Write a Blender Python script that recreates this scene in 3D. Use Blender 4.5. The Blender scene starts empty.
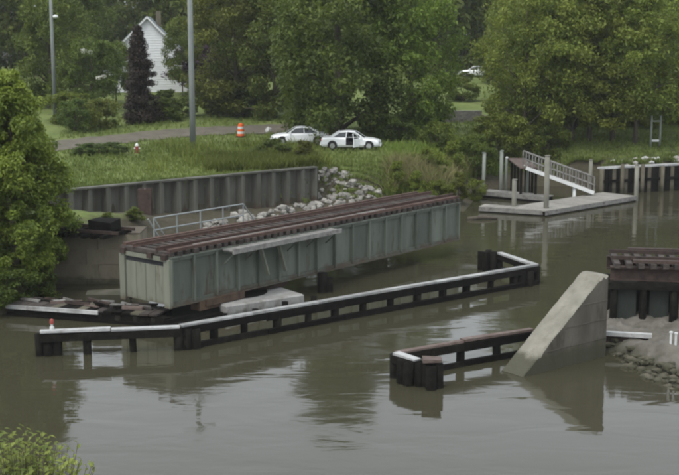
import bpy, math, random
import numpy as np
from mathutils import Vector, Matrix

# ------------------------------------------------------------------ camera, sky, sun, exposure
S = bpy.context.scene
COL = S.collection
F_PX, CAM_H, CX, CY, HOR = 1200.0, 12.5, 339.5, 237.5, 30.0
PITCH = math.atan((CY - HOR) / F_PX)
cam_d = bpy.data.cameras.new('camera')
cam = bpy.data.objects.new('camera', cam_d)
COL.objects.link(cam)
cam.location = (0, 0, CAM_H)
cam.rotation_euler = (math.pi / 2 - PITCH, 0, 0)
cam_d.sensor_width = 36.0
cam_d.lens = F_PX / 679.0 * 36.0
cam_d.clip_end = 3000
S.camera = cam

SUN_EL, SUN_AZ = math.radians(58), math.radians(215)      # azimuth clockwise from +Y
w = bpy.data.worlds.new('World')
S.world = w
w.use_nodes = True
nt = w.node_tree
nt.nodes.clear()
sky = nt.nodes.new('ShaderNodeTexSky')
sky.sky_type = 'NISHITA'
sky.sun_disc = False
sky.sun_elevation = SUN_EL
sky.sun_rotation = SUN_AZ
sky.dust_density = 6.0
sky.air_density = 1.5
hs = nt.nodes.new('ShaderNodeHueSaturation')
hs.inputs['Saturation'].default_value = 0.22
bg = nt.nodes.new('ShaderNodeBackground')
bg.inputs['Strength'].default_value = 0.13
veil = nt.nodes.new('ShaderNodeMixRGB')                   # even grey cloud layer over the whole sky
veil.inputs[0].default_value = 0.7
veil.inputs[2].default_value = (7.2, 7.8, 8.5, 1)
wo = nt.nodes.new('ShaderNodeOutputWorld')
nt.links.new(sky.outputs[0], hs.inputs['Color'])
nt.links.new(hs.outputs[0], veil.inputs[1])
nt.links.new(veil.outputs[0], bg.inputs['Color'])
nt.links.new(bg.outputs[0], wo.inputs['Surface'])

sun_d = bpy.data.lights.new('sun', 'SUN')
sun_d.energy = 0.9
sun_d.angle = math.radians(22)
sun_d.color = (1.0, 0.96, 0.9)
sun = bpy.data.objects.new('sun', sun_d)
COL.objects.link(sun)
sdir = Vector((math.sin(SUN_AZ) * math.cos(SUN_EL), math.cos(SUN_AZ) * math.cos(SUN_EL), math.sin(SUN_EL)))
sun.rotation_euler = sdir.to_track_quat('Z', 'Y').to_euler()
sun.location = (0, 0, 60)

S.render.engine = 'CYCLES'
S.view_settings.view_transform = 'Standard'
S.view_settings.look = 'None'
S.view_settings.gamma = 1.0
S.view_settings.exposure = 0.6
S.cycles.filter_width = 2.5
S.cycles.max_bounces = 6
S.cycles.volume_bounces = 0
S.cycles.transparent_max_bounces = 8

RND = random.Random(7)
PI = math.pi

# ------------------------------------------------------------------ pixel rays (photograph pixels, 679 x 475)
_R = np.array([1.0, 0, 0]); _F = np.array([0, math.cos(PITCH), -math.sin(PITCH)])
_U = np.array([0, math.sin(PITCH), math.cos(PITCH)]); _C = np.array([0, 0, CAM_H])
def ray(x, y):
    return _R * (x - CX) / F_PX + _F - _U * (y - CY) / F_PX
def P(x, y, z):
    d = ray(x, y); return Vector(_C + d * ((z - CAM_H) / d[2]))
def PY(x, y, Y):
    d = ray(x, y); return Vector(_C + d * (Y / d[1]))

# ------------------------------------------------------------------ materials
def srgb(r, g, b):
    f = lambda c: (c / 255 / 12.92) if c / 255 <= .04045 else ((c / 255 + .055) / 1.055) ** 2.4
    return (f(r), f(g), f(b))
MATS = {}
def mat(name, c1, c2=None, scale=3.0, rough=.7, bump=.15, bscale=None, metal=0.0, c3=None, c3amt=.5, c3scale=None,
        streak=1.0, objrand=.12, spec=.35, detail=6.0, tide=None, rustlow=None):
    """procedural surface: two tones by noise, an optional third tone as blotches (rust, moss, dirt), fine relief"""
    m = bpy.data.materials.new(name); m.use_nodes = True; t = m.node_tree; t.nodes.clear()
    N, Lk = t.nodes.new, t.links.new
    out = N('ShaderNodeOutputMaterial'); b = N('ShaderNodeBsdfPrincipled'); Lk(b.outputs[0], out.inputs['Surface'])
    tc = N('ShaderNodeTexCoord'); oi = N('ShaderNodeObjectInfo')
    off = N('ShaderNodeVectorMath'); off.operation = 'MULTIPLY_ADD'
    comb = N('ShaderNodeCombineXYZ'); Lk(oi.outputs['Random'], comb.inputs[0]); Lk(oi.outputs['Random'], comb.inputs[1])
    Lk(comb.outputs[0], off.inputs[0]); off.inputs[1].default_value = (37, 91, 0); Lk(tc.outputs['Object'], off.inputs[2])
    mp = N('ShaderNodeMapping'); mp.inputs['Scale'].default_value = (1, 1, 1 / streak); Lk(off.outputs[0], mp.inputs['Vector'])
    n1 = N('ShaderNodeTexNoise'); n1.inputs['Scale'].default_value = scale; n1.inputs['Detail'].default_value = detail
    n1.inputs['Roughness'].default_value = .62; Lk(mp.outputs[0], n1.inputs['Vector'])
    r1 = N('ShaderNodeValToRGB'); r1.color_ramp.elements[0].position = .32; r1.color_ramp.elements[1].position = .68
    r1.color_ramp.elements[0].color = (*c1, 1); r1.color_ramp.elements[1].color = (*(c2 or c1), 1)
    Lk(n1.outputs['Fac'], r1.inputs[0]); col = r1.outputs[0]
    if c3:
        n2 = N('ShaderNodeTexNoise'); n2.inputs['Scale'].default_value = c3scale or scale * .6; n2.inputs['Detail'].default_value = 8
        n2.inputs['Roughness'].default_value = .7; Lk(mp.outputs[0], n2.inputs['Vector'])
        r2 = N('ShaderNodeValToRGB'); r2.color_ramp.elements[0].position = max(0, .72 - .35 * c3amt)
        r2.color_ramp.elements[1].position = .80 - .30 * c3amt + .05; Lk(n2.outputs['Fac'], r2.inputs[0])
        mx = N('ShaderNodeMixRGB'); mx.inputs[2].default_value = (*c3, 1); Lk(r2.outputs[0], mx.inputs[0]); Lk(col, mx.inputs[1]); col = mx.outputs[0]
    if objrand:
        mr = N('ShaderNodeMapRange'); mr.inputs['To Min'].default_value = 1 - objrand; mr.inputs['To Max'].default_value = 1 + objrand
        Lk(oi.outputs['Random'], mr.inputs['Value'])
        vm = N('ShaderNodeVectorMath'); vm.operation = 'SCALE'; Lk(col, vm.inputs[0]); Lk(mr.outputs[0], vm.inputs['Scale']); col = vm.outputs[0]
    if rustlow:                                           # rust that has crept up from the lower edge in uneven runs
        sz = N('ShaderNodeSeparateXYZ'); Lk(tc.outputs['Object'], sz.inputs[0])
        nz = N('ShaderNodeTexNoise'); nz.inputs['Scale'].default_value = 2.2; nz.inputs['Detail'].default_value = 6
        mq = N('ShaderNodeMapping'); mq.inputs['Scale'].default_value = (1, 1, .3); Lk(off.outputs[0], mq.inputs['Vector']); Lk(mq.outputs[0], nz.inputs['Vector'])
        hh = N('ShaderNodeMath'); hh.operation = 'MULTIPLY_ADD'; hh.inputs[1].default_value = -2.2 * rustlow[1]; Lk(nz.outputs['Fac'], hh.inputs[0]); Lk(sz.outputs['Z'], hh.inputs[2])
        mr3 = N('ShaderNodeMapRange'); z0_ = rustlow[0] - .95 * rustlow[1]; mr3.inputs['From Min'].default_value = z0_ - .12; mr3.inputs['From Max'].default_value = z0_ + .25
        mr3.inputs['To Min'].default_value = .8; mr3.inputs['To Max'].default_value = 0; Lk(hh.outputs[0], mr3.inputs['Value'])
        mt = N('ShaderNodeMixRGB'); mt.inputs[2].default_value = (.068, .044, .028, 1); Lk(mr3.outputs[0], mt.inputs[0]); Lk(col, mt.inputs[1]); col = mt.outputs[0]
    if tide:                                              # algae and wet silt up to the high-water mark
        sz = N('ShaderNodeSeparateXYZ'); Lk(tc.outputs['Object'], sz.inputs[0])
        nz = N('ShaderNodeTexNoise'); nz.inputs['Scale'].default_value = 1.6; nz.inputs['Detail'].default_value = 5; Lk(tc.outputs['Object'], nz.inputs['Vector'])
        ma = N('ShaderNodeMath'); ma.operation = 'MULTIPLY_ADD'; ma.inputs[1].default_value = -.7; Lk(nz.outputs['Fac'], ma.inputs[0]); Lk(sz.outputs['Z'], ma.inputs[2])
        mr2 = N('ShaderNodeMapRange'); mr2.inputs['From Min'].default_value = tide - .55; mr2.inputs['From Max'].default_value = tide - .25
        mr2.inputs['To Min'].default_value = .85; mr2.inputs['To Max'].default_value = 0; Lk(ma.outputs[0], mr2.inputs['Value'])
        mt = N('ShaderNodeMixRGB'); mt.inputs[2].default_value = (.045, .045, .026, 1); Lk(mr2.outputs[0], mt.inputs[0]); Lk(col, mt.inputs[1]); col = mt.outputs[0]
    Lk(col, b.inputs['Base Color'])
    b.inputs['Roughness'].default_value = rough; b.inputs['Metallic'].default_value = metal
    b.inputs['Specular IOR Level'].default_value = spec
    if bump:
        n3 = N('ShaderNodeTexNoise'); n3.inputs['Scale'].default_value = bscale or scale * 4; n3.inputs['Detail'].default_value = 6
        Lk(mp.outputs[0], n3.inputs['Vector'])
        bp = N('ShaderNodeBump'); bp.inputs['Strength'].default_value = min(1, bump * 3); bp.inputs['Distance'].default_value = .03
        Lk(n3.outputs['Fac'], bp.inputs['Height']); Lk(bp.outputs[0], b.inputs['Normal'])
    MATS[name] = m
    return m

M_girder = mat('girder_paint', (.086, .100, .080), (.132, .148, .120), 1.3, .6, .15, 9, c3=(.060, .042, .028), c3amt=.46, c3scale=1.9, streak=4.5, objrand=.2, rustlow=(.8, .55))
M_endplate = mat('pale_paint', (.135, .145, .108), (.195, .200, .155), 1.6, .6, .15, 9, c3=(.075, .052, .034), c3amt=.44, c3scale=1.8, streak=5, objrand=.1, rustlow=(.8, .45))
M_rust = mat('rusty_steel', (.036, .025, .020), (.068, .045, .036), 5, .85, .3, 20, c3=(.026, .020, .018), c3amt=.6, objrand=.2)
M_rustpaint = mat('rust_streaked_plate', (0.059, 0.036, 0.022), (0.105, 0.070, 0.045), 3, .8, .25, 16, c3=(0.049, 0.028, 0.020), c3amt=.7, streak=2.5)
M_cap = mat('weathered_cap', (0.312, 0.312, 0.304), (0.452, 0.452, 0.441), 3.0, .8, .2, 14, c3=(0.133, 0.125, 0.109), c3amt=.42, c3scale=2.3)
M_capgrey = mat('grey_timber', (0.144, 0.140, 0.130), (0.230, 0.223, 0.205), 3.2, .85, .25, 14, c3=(0.072, 0.061, 0.050), c3amt=.55)
M_creo = mat('creosote_timber', (.005, .005, .004), (.014, .0125, .010), 4, .85, .35, 14, spec=.08, c3=(.020, .020, .015), c3amt=.4, c3scale=2, objrand=.35)
M_browncap = mat('brown_timber', (0.079, 0.054, 0.044), (0.143, 0.109, 0.094), 3.5, .85, .25, 14, c3=(0.203, 0.188, 0.173), c3amt=.4)
M_conc = mat('stained_concrete', (.070, .062, .048), (.125, .112, .088), 1.0, .9, .35, 14, c3=(.040, .035, .024), c3amt=.58, c3scale=1.3, streak=3.2, objrand=.03, tide=.7)
M_concw = mat('pale_concrete', (.22, .215, .20), (.33, .325, .31), 1.6, .9, .3, 12, c3=(.13, .12, .095), c3amt=.5, c3scale=1.8, streak=2.5, tide=.12)
M_abut = mat('mossy_abutment', (0.083, 0.073, 0.052), (0.133, 0.119, 0.086), .9, .95, .35, 12, c3=(0.054, 0.054, 0.030), c3amt=.5, tide=.45)
M_sheet = mat('sheet_pile_steel', (.070, .070, .056), (.118, .116, .096), 1.1, .8, .2, 8, c3=(.062, .046, .032), c3amt=.5, c3scale=1.5, streak=5, objrand=.25, rustlow=(.6, 1.2))
M_rock = mat('riprap_stone', (0.178, 0.168, 0.149), (0.297, 0.284, 0.254), 2.5, .95, .4, 9, objrand=.32)
M_white = mat('white_car_paint', (.74, .75, .76), (.78, .79, .80), 2, .28, .0, objrand=.02, spec=.5)
M_whitep = mat('white_paint', (0.528, 0.536, 0.520), (0.608, 0.616, 0.600), 3, .6, .05, c3=(0.336, 0.336, 0.304), c3amt=.2)
M_siding = mat('white_siding', (.62, .63, .64), (.72, .73, .74), 1.5, .7, .1, objrand=.02)
M_roofg = mat('slate_roof', (0.120, 0.143, 0.154), (0.173, 0.199, 0.210), 2.5, .85, .3, 14)
M_greyw = mat('grey_siding', (0.133, 0.133, 0.140), (0.168, 0.168, 0.175), 2, .8, .1)
M_black = mat('black_rubber', (0.008, 0.008, 0.008), (0.015, 0.015, 0.015), 6, .8, .1)
M_dark = mat('dark_interior', (0.014, 0.015, 0.017), (0.022, 0.023, 0.025), 4, .85, .1)
M_glass = mat('dark_glass', (.02, .025, .028), (.03, .035, .04), 2, .08, 0, spec=.6)
M_metal = mat('brushed_metal', (.45, .45, .46), (.55, .55, .56), 5, .35, .05, metal=.9)
M_galv = mat('galvanised_steel', (0.231, 0.252, 0.245), (0.294, 0.315, 0.308), 4, .5, .05, metal=.25)
M_pole = mat('grey_pole', (0.128, 0.144, 0.136), (0.184, 0.200, 0.188), 2.5, .7, .15, streak=4)
M_orange = mat('orange_plastic', (.62, .10, .02), (.72, .14, .03), 3, .5, .05)
M_red = mat('red_paint', (.24, .045, .035), (.32, .07, .055), 3, .45, .05)
M_dockw = mat('dock_planks', (0.195, 0.184, 0.161), (0.270, 0.255, 0.225), 4, .85, .25, 14, c3=(0.128, 0.116, 0.098), c3amt=.4)
M_bark = mat('bark', (.055, .045, .034), (.10, .085, .065), 4, .95, .4, 14, streak=4)
M_soil = mat('soil', (0.070, 0.057, 0.041), (0.112, 0.095, 0.070), 2, .95, .4, 10)
M_gravel = mat('gravel', (.085, .074, .056), (.135, .118, .090), .9, .95, .35, 22, c3=(.070, .078, .030), c3amt=.45, c3scale=.5, objrand=0)
M_palestone = mat('pale_stone', (0.440, 0.436, 0.416), (0.576, 0.568, 0.552), 3, .9, .3, 9, objrand=.15)
M_pink = mat('pink_blossom', (.50, .36, .36), (.62, .50, .50), 4, .8, 0)

def leaf_mat(name, c1, c2, trans=.35, rough=.5, nscale=.35):
    m = bpy.data.materials.new(name); m.use_nodes = True; t = m.node_tree; t.nodes.clear()
    N, Lk = t.nodes.new, t.links.new
    out = N('ShaderNodeOutputMaterial'); b = N('ShaderNodeBsdfPrincipled'); tr = N('ShaderNodeBsdfTranslucent'); mix = N('ShaderNodeMixShader')
    geo = N('ShaderNodeNewGeometry'); oi = N('ShaderNodeObjectInfo'); tc = N('ShaderNodeTexCoord')
    nz = N('ShaderNodeTexNoise'); nz.inputs['Scale'].default_value = nscale; nz.inputs['Detail'].default_value = 3; Lk(tc.outputs['Object'], nz.inputs['Vector'])
    add = N('ShaderNodeMath'); add.operation = 'MULTIPLY_ADD'; add.inputs[1].default_value = .55
    Lk(geo.outputs['Random Per Island'], add.inputs[0])
    s2 = N('ShaderNodeMath'); s2.operation = 'MULTIPLY_ADD'; s2.inputs[1].default_value = 1.6; s2.inputs[2].default_value = -.58
    Lk(nz.outputs['Fac'], s2.inputs[0]); Lk(s2.outputs[0], add.inputs[2])
    r = N('ShaderNodeValToRGB'); r.color_ramp.elements[0].color = (*c1, 1); r.color_ramp.elements[1].color = (*c2, 1); Lk(add.outputs[0], r.inputs[0])
    mul = N('ShaderNodeMixRGB'); mul.blend_type = 'MULTIPLY'; mul.inputs[0].default_value = 1; Lk(r.outputs[0], mul.inputs[1]); Lk(oi.outputs['Color'], mul.inputs[2])
    Lk(mul.outputs[0], b.inputs['Base Color']); Lk(mul.outputs[0], tr.inputs['Color'])
    b.inputs['Roughness'].default_value = rough; b.inputs['Specular IOR Level'].default_value = .25
    mix.inputs[0].default_value = trans; Lk(b.outputs[0], mix.inputs[1]); Lk(tr.outputs[0], mix.inputs[2]); Lk(mix.outputs[0], out.inputs['Surface'])
    return m
M_leaf = leaf_mat('leaves', (.056, .080, .018), (.218, .250, .060), .42)
M_needle = leaf_mat('needles', (.024, .020, .016), (.052, .040, .030), .1)
M_plum = leaf_mat('plum_leaves', (.030, .014, .024), (.070, .035, .050), .2)
M_flower = leaf_mat('white_flowers', (.60, .60, .52), (.75, .75, .68), .3)
M_grass = leaf_mat('grass_blades', (.080, .115, .022), (.200, .245, .062), .3, .6, .12)
M_reed = leaf_mat('dry_reeds', (.16, .14, .085), (.26, .23, .15), .2, .7, .3)

def water_mat():
    m = bpy.data.materials.new('river_water'); m.use_nodes = True; t = m.node_tree; t.nodes.clear()
    N, Lk = t.nodes.new, t.links.new
    out = N('ShaderNodeOutputMaterial'); b = N('ShaderNodeBsdfPrincipled'); Lk(b.outputs[0], out.inputs['Surface'])
    tc = N('ShaderNodeTexCoord')
    b.inputs['Base Color'].default_value = (.045, .042, .026, 1)
    b.inputs['IOR'].default_value = 1.333; b.inputs['Specular IOR Level'].default_value = .5
    def noise(scale, sc, det=3, rot=0):
        mp = N('ShaderNodeMapping'); mp.inputs['Scale'].default_value = sc; mp.inputs['Rotation'].default_value = (0, 0, rot); Lk(tc.outputs['Object'], mp.inputs['Vector'])
        n = N('ShaderNodeTexNoise'); n.inputs['Scale'].default_value = scale; n.inputs['Detail'].default_value = det; n.inputs['Distortion'].default_value = .6
        Lk(mp.outputs[0], n.inputs['Vector']); return n
    n0 = noise(.11, (1, 1.8, 1), 3, .3)                # calm and ruffled patches
    n1 = noise(1.3, (1, 1.6, 1), 3, .25)               # ripples
    n2 = noise(.28, (1, 2.4, 1), 2, .2)                # slow swirls
    r0 = N('ShaderNodeMapRange'); r0.inputs['From Min'].default_value = .40; r0.inputs['From Max'].default_value = .64
    r0.inputs['To Min'].default_value = .15; r0.inputs['To Max'].default_value = 1.0; Lk(n0.outputs['Fac'], r0.inputs['Value'])
    mu = N('ShaderNodeMath'); mu.operation = 'MULTIPLY'; Lk(n1.outputs['Fac'], mu.inputs[0]); Lk(r0.outputs[0], mu.inputs[1])
    b1 = N('ShaderNodeBump'); b1.inputs['Strength'].default_value = 1; b1.inputs['Distance'].default_value = .008; Lk(mu.outputs[0], b1.inputs['Height'])
    b2 = N('ShaderNodeBump'); b2.inputs['Strength'].default_value = 1; b2.inputs['Distance'].default_value = .024; Lk(n2.outputs['Fac'], b2.inputs['Height'])
    Lk(b1.outputs[0], b2.inputs['Normal']); Lk(b2.outputs[0], b.inputs['Normal'])
    rr = N('ShaderNodeMapRange'); rr.inputs['To Min'].default_value = .025; rr.inputs['To Max'].default_value = .10; Lk(r0.outputs[0], rr.inputs['Value'])
    Lk(rr.outputs[0], b.inputs['Roughness'])
    return m
M_water = water_mat()

def ground_mat(name='bank_ground'):
    m = bpy.data.materials.new(name); m.use_nodes = True; t = m.node_tree; t.nodes.clear()
    N, Lk = t.nodes.new, t.links.new
    out = N('ShaderNodeOutputMaterial'); b = N('ShaderNodeBsdfPrincipled'); Lk(b.outputs[0], out.inputs['Surface'])
    tc = N('ShaderNodeTexCoord'); sx = N('ShaderNodeSeparateXYZ'); Lk(tc.outputs['Object'], sx.inputs[0])
    def noise(s, d=6):
        n = N('ShaderNodeTexNoise'); n.inputs['Scale'].default_value = s; n.inputs['Detail'].default_value = d; Lk(tc.outputs['Object'], n.inputs['Vector']); return n
    n1 = noise(.22); n2 = noise(3.5); n3 = noise(1.1)
    g = N('ShaderNodeValToRGB'); e = g.color_ramp.elements
    e[0].position = .30; e[0].color = (.078, .105, .026, 1); e[1].position = .70; e[1].color = (.165, .190, .064, 1)
    x = e.new(.5); x.color = (.115, .150, .040, 1)
    am = N('ShaderNodeMath'); am.operation = 'MULTIPLY_ADD'; am.inputs[1].default_value = .35; Lk(n2.outputs['Fac'], am.inputs[0])
    a2 = N('ShaderNodeMath'); a2.operation = 'MULTIPLY'; a2.inputs[1].default_value = .66; Lk(n1.outputs['Fac'], a2.inputs[0]); Lk(a2.outputs[0], am.inputs[2]); Lk(am.outputs[0], g.inputs[0])
    d = N('ShaderNodeValToRGB'); d.color_ramp.elements[0].color = (.040, .036, .022, 1); d.color_ramp.elements[1].color = (.080, .070, .048, 1); Lk(n2.outputs['Fac'], d.inputs[0])
    # bare soil where the bank is low, and in worn patches
    zz = N('ShaderNodeMath'); zz.operation = 'MULTIPLY_ADD'; zz.inputs[1].default_value = 1.2; Lk(n3.outputs['Fac'], zz.inputs[0]); 
    zs = N('ShaderNodeMath'); zs.operation = 'MULTIPLY'; zs.inputs[1].default_value = -1.0; Lk(sx.outputs['Z'], zs.inputs[0]); Lk(zs.outputs[0], zz.inputs[2])
    f1 = N('ShaderNodeMapRange'); f1.inputs['From Min'].default_value = -1.9; f1.inputs['From Max'].default_value = -1.4; Lk(zz.outputs[0], f1.inputs['Value'])
    f2 = N('ShaderNodeMapRange'); f2.inputs['From Min'].default_value = .60; f2.inputs['From Max'].default_value = .70; Lk(n3.outputs['Fac'], f2.inputs['Value'])
    mxf = N('ShaderNodeMath'); mxf.operation = 'MAXIMUM'; Lk(f1.outputs[0], mxf.inputs[0]); Lk(f2.outputs[0], mxf.inputs[1])
    mx = N('ShaderNodeMixRGB'); Lk(mxf.outputs[0], mx.inputs[0]); Lk(g.outputs[0], mx.inputs[1]); Lk(d.outputs[0], mx.inputs[2])
    Lk(mx.outputs[0], b.inputs['Base Color']); b.inputs['Roughness'].default_value = .95; b.inputs['Specular IOR Level'].default_value = .2
    bp = N('ShaderNodeBump'); bp.inputs['Strength'].default_value = .9; bp.inputs['Distance'].default_value = .12; Lk(n2.outputs['Fac'], bp.inputs['Height']); Lk(bp.outputs[0], b.inputs['Normal'])
    return m
M_ground = ground_mat()

# ------------------------------------------------------------------ mesh helpers
class MB:
    def __init__(s): s.v = []; s.f = []; s.smooth = False
    def add(s, vs, fs):
        o = len(s.v); s.v += [Vector(q) for q in vs]; s.f += [tuple(i + o for i in q) for q in fs]; return s
    def hexa(s, c8):
        return s.add(c8, [(0, 3, 2, 1), (4, 5, 6, 7), (0, 1, 5, 4), (1, 2, 6, 5), (2, 3, 7, 6), (3, 0, 4, 7)])
    def box(s, x0, x1, y0, y1, z0, z1, j=0):
        q = [(x0, y0, z0), (x1, y0, z0), (x1, y1, z0), (x0, y1, z0), (x0, y0, z1), (x1, y0, z1), (x1, y1, z1), (x0, y1, z1)]
        if j: q = [tuple(c + RND.uniform(-j, j) for c in p) for p in q]
        return s.hexa(q)
    def cbox(s, x0, x1, y0, y1, z0, z1, c=.02):
        """box with chamfered top edges"""
        zt = z1 - c
        vs = [(x0, y0, z0), (x1, y0, z0), (x1, y1, z0), (x0, y1, z0), (x0, y0, zt), (x1, y0, zt), (x1, y1, zt), (x0, y1, zt),
              (x0 + c, y0 + c, z1), (x1 - c, y0 + c, z1), (x1 - c, y1 - c, z1), (x0 + c, y1 - c, z1)]
        fs = [(0, 3, 2, 1), (8, 9, 10, 11)] + [(a, b, b + 4, a + 4) for a, b in ((0, 1), (1, 2), (2, 3))] + [(3, 0, 4, 7)]
        fs += [(4, 5, 9, 8), (5, 6, 10, 9), (6, 7, 11, 10), (7, 4, 8, 11)]
        return s.add(vs, fs)
    def beam(s, p, q, wd, ht, j=0):
        p, q = Vector(p), Vector(q); d = (q - p).normalized()
        up = Vector((0, 0, 1)) if abs(d.z) < .95 else Vector((1, 0, 0))
        a = d.cross(up).normalized() * wd / 2; b = a.cross(d).normalized() * ht / 2
        c = [p - a - b, q - a - b, q + a - b, p + a - b, p - a + b, q - a + b, q + a + b, p + a + b]
        if j: c = [k + Vector((RND.uniform(-j, j), RND.uniform(-j, j), RND.uniform(-j, j))) for k in c]
        return s.hexa(c)
    def tube(s, pts, rad, n=8, cap=True):
        pts = [Vector(p) for p in pts]
        if not isinstance(rad, (list, tuple)): rad = [rad] * len(pts)
        o = len(s.v); ref = None
        for i, p in enumerate(pts):
            d = (pts[min(i + 1, len(pts) - 1)] - pts[max(i - 1, 0)]).normalized()
            if ref is None: ref = Vector((1, 0, 0)) if abs(d.x) < .9 else Vector((0, 1, 0))
            a = (ref - d * ref.dot(d)).normalized(); b = d.cross(a); ref = a
            for k in range(n):
                t = 2 * PI * k / n; s.v.append(p + (a * math.cos(t) + b * math.sin(t)) * rad[i])
        for i in range(len(pts) - 1):
            for k in range(n):
                k2 = (k + 1) % n; s.f.append((o + i * n + k, o + i * n + k2, o + (i + 1) * n + k2, o + (i + 1) * n + k))
        if cap:
            s.f.append(tuple(o + k for k in reversed(range(n)))); s.f.append(tuple(o + (len(pts) - 1) * n + k for k in range(n)))
        return s
    def lathe(s, prof, n=16, c=(0, 0, 0), axis='z'):
        o = len(s.v); c = Vector(c)
        for r, h in prof:
            for k in range(n):
                t = 2 * PI * k / n; x, y = r * math.cos(t), r * math.sin(t)
                s.v.append(c + (Vector((x, y, h)) if axis == 'z' else Vector((x, h, y))))
        for i in range(len(prof) - 1):
            for k in range(n):
                k2 = (k + 1) % n; s.f.append((o + i * n + k, o + i * n + k2, o + (i + 1) * n + k2, o + (i + 1) * n + k))
        s.f.append(tuple(o + k for k in reversed(range(n)))); s.f.append(tuple(o + (len(prof) - 1) * n + k for k in range(n)))
        return s
    def prism(s, poly, h0, h1, f):
        """polygon swept from h0 to h1; f maps (a, b, h) to a point"""
        n = len(poly); vs = [f(a, b, h0) for a, b in poly] + [f(a, b, h1) for a, b in poly]
        fs = [tuple(range(n)), tuple(reversed(range(n, 2 * n)))] + [(i, i + n, (i + 1) % n + n, (i + 1) % n) for i in range(n)]
        return s.add(vs, fs)
    def mesh(s, name, m, smooth=False):
        me = bpy.data.meshes.new(name); me.from_pydata([tuple(q) for q in s.v], [], s.f)
        import bmesh
        bm = bmesh.new(); bm.from_mesh(me); bmesh.ops.recalc_face_normals(bm, faces=bm.faces); bm.to_mesh(me); bm.free()
        if m: me.materials.append(m)
        if smooth:
            for p in me.polygons: p.use_smooth = True
        return me
    def build(s, name, m, parent=None, loc=(0, 0, 0), rz=0, smooth=False, kind=None):
        return link(name, s.mesh(name, m, smooth), parent, loc, rz, kind)

def link(name, me, parent=None, loc=(0, 0, 0), rz=0, kind=None):
    o = bpy.data.objects.new(name, me); COL.objects.link(o); o.location = loc
    o.rotation_euler = rz if isinstance(rz, (tuple, list)) else (0, 0, rz)
    if parent: o.parent = parent
    if kind: o['kind'] = kind
    return o
def tag(o, label, cat, group=None):
    o['label'] = label; o['category'] = cat
    if group: o['group'] = group
    return o
def thing(name, label, cat, loc=(0, 0, 0), rz=0, group=None, scale=None):
    o = bpy.data.objects.new(name, None); COL.objects.link(o); o.location = loc; o.rotation_euler = (0, 0, rz)
    o.empty_display_size = .3
    if scale: o.scale = scale if isinstance(scale, (tuple, list)) else (scale,) * 3
    return tag(o, label, cat, group)
def shift(mb, off):
    off = Vector(off); mb.v = [q - off for q in mb.v]; return mb

def quads_mesh(name, V, m):
    V = np.asarray(V, dtype=np.float32).reshape(-1, 3); nv = len(V); nf = nv // 4
    me = bpy.data.meshes.new(name); me.vertices.add(nv); me.loops.add(nv); me.polygons.add(nf)
    me.vertices.foreach_set('co', V.ravel()); me.loops.foreach_set('vertex_index', np.arange(nv, dtype=np.int32))
    me.polygons.foreach_set('loop_start', np.arange(0, nv, 4, dtype=np.int32))
    try: me.polygons.foreach_set('loop_total', np.full(nf, 4, dtype=np.int32))
    except Exception: pass
    me.materials.append(m); me.update(calc_edges=True); me.validate(); return me

# ------------------------------------------------------------------ terrain
W0, W1 = P(30, 197, 2.85), P(315, 170, 2.85)            # sheet pile wall line
shore_px = [(-420, 322), (-120, 322), (0, 316), (30, 312), (44, 300), (52, 285), (131, 285), (150, 262), (215, 242), (300, 223), (350, 214), (400, 211), (440, 212), (472, 213),
            (482, 200), (492, 190), (530, 187), (596, 186), (602, 192.5), (640, 189.5), (690, 187), (900, 181)]
SH = np.array([tuple(P(x, y, 0))[:2] for x, y in shore_px])
POLY = np.vstack([SH, [[400, 900], [-400, 900]]])
def seg_dist(px, py, A):
    d = np.full(px.shape, 1e9)
    for i in range(len(A) - 1):
        ax, ay = A[i]; bx, by = A[i + 1]; L2 = (bx - ax) ** 2 + (by - ay) ** 2
        t = np.clip(((px - ax) * (bx - ax) + (py - ay) * (by - ay)) / L2, 0, 1)
        d = np.minimum(d, np.hypot(px - ax - t * (bx - ax), py - ay - t * (by - ay)))
    return d
def inside(px, py, A):
    r = np.zeros(px.shape, bool); n = len(A); j = n - 1
    for i in range(n):
        xi, yi = A[i]; xj, yj = A[j]
        c = ((yi > py) != (yj > py)) & (px < (xj - xi) * (py - yi) / (yj - yi + 1e-12) + xi); r ^= c; j = i
    return r
def sst(a, b, x):
    t = np.clip((x - a) / (b - a), 0, 1); return t * t * (3 - 2 * t)
def wob(x, y):
    return (np.sin(x * .9 + 1.3 * np.sin(y * .37)) * np.cos(y * .8 + .7 * np.sin(x * .5)) + .5 * np.sin(x * 2.3 + y * 1.9))
wd = np.array([W1.x - W0.x, W1.y - W0.y]); WL = float(np.hypot(*wd)); wd /= WL; wn = np.array([-wd[1], wd[0]])   # wn points inland
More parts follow.
